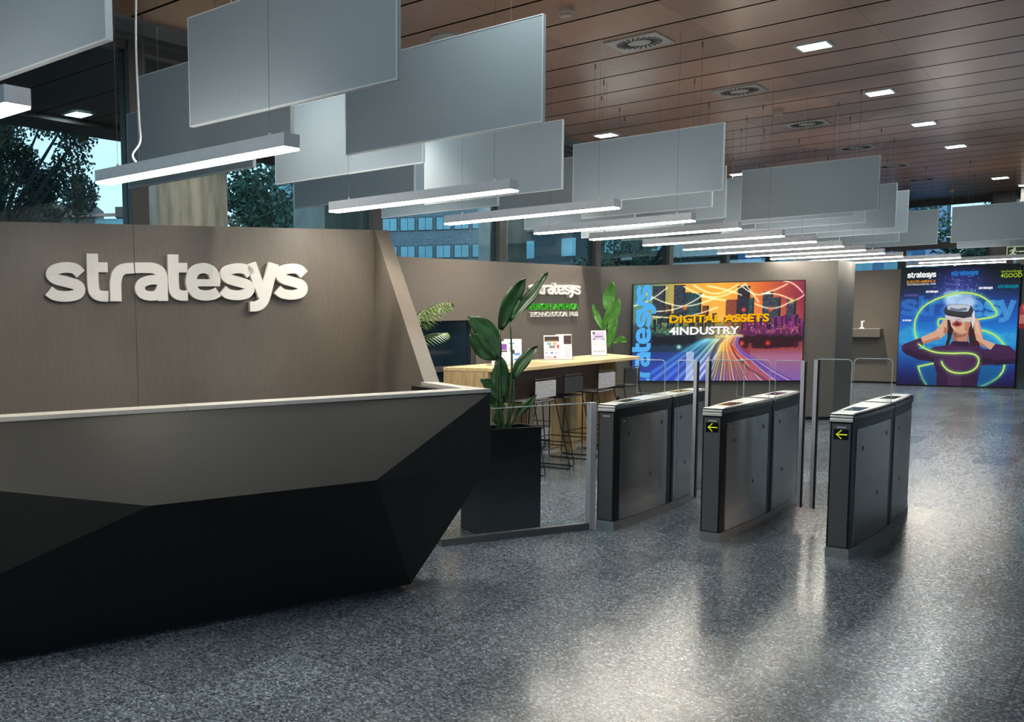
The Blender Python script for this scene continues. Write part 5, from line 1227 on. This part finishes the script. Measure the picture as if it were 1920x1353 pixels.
# low building behind it
r = thing('long_building', 'long dark building with a flat roof in the distance behind the facade posts', 'building', (-22, 62, -.06)); ro = Vector(r.location)
b = MB(); b.box(-16, 12.5, 0, 6, 0, 10.0); b.build('body', M['farwall'], r)
for k in range(3):
    b = MB(); b.box(-16, 12.5, -.25, 0, 2.6 + 2.4 * k, 2.8 + 2.4 * k); b.build('floor_band', M['trimgrey'], r)
for k in range(9):
    b = MB(); b.box(-14 + 3.0 * k, -13 + 3.0 * k, -.05, 0, 5.6, 6.8); b.build('window', M['winblue'], r)
# white house far left
r = thing('house', 'distant white house with a brown upper floor seen between the tree branches', 'building', (-47.0, 32.2, -.06)); ro = Vector(r.location)
bo, bu, bn = facing(-48.1, 31.24, 3.7, 3.63)
b = MB(); b.extrude([bo - ro, bo + bu * .95 - ro, bo + bu * .95 + Z * 8.75 - ro, bo + Z * 8.75 - ro], -bn * 4); b.build('white_wall', M['render_white'], r)
b = MB(); c = bo + bu * .95; b.extrude([c - ro, c + bu * 3.2 - ro, c + bu * 3.2 + Z * 8.5 - ro, c + Z * 8.5 - ro], -bn * 4); b.build('brown_wall', M['render_brown'], r)
b = MB(); c = bo + bu * .95 + bn * .4 + Z * 7.75; b.extrude([c - ro, c + bu * 4.5 - ro, c + bu * 4.5 + Z * .25 - bn * .8 - ro, c + Z * .25 - bn * .8 - ro], -bn * .3); b.build('tiled_roof', M['terracotta'], r)
for k in (.5, 1.35):
    b = MB(); c = bo + bu * k + Z * 8.5 - bn * 1; b.extrude([c - ro, c + bu * .28 - ro, c + bu * .28 + Z * .75 - ro, c + Z * .75 - ro], -bn * .3); b.build('chimney', M['terracotta'], r)
r = thing('flat_roof_building', 'long flat-roofed building low on the skyline by the concrete column', 'building', (-41.5, 37.2, -.06)); ro = Vector(r.location)
bo, bu, bn = facing(-46.5, 33.0, 4.5, 4.3)
b = MB(); b.extrude([bo - ro, bo + bu * 7 - ro, bo + bu * 7 + Z * 7.65 - ro, bo + Z * 7.65 - ro], -bn * 4); b.build('body', M['winblue'], r)
b = MB(); c = bo + bu * 3.0 + bn * .2 + Z * 7.7; b.extrude([c - ro, c + bu * 4.6 - ro, c + bu * 4.6 + Z * .6 - ro, c + Z * .6 - ro], -bn * 4); b.build('roof_slab', M['render_brown'], r)
# blue-clad building beyond the far facade
r = thing('blue_building', 'blue-clad building beyond the far glass facade', 'building', (-8.0, 41.0, -.06))
b = MB(); b.box(-4.5, 1.6, 0, 4, 0, 7.0); b.build('cladding', M['bluewall'], r)
for k in range(5):
    b = MB(); b.box(-4.2 + 1.15 * k, -3.4 + 1.15 * k, -.04, 0, 2.6, 3.6); b.build('window', M['winblue'], r)
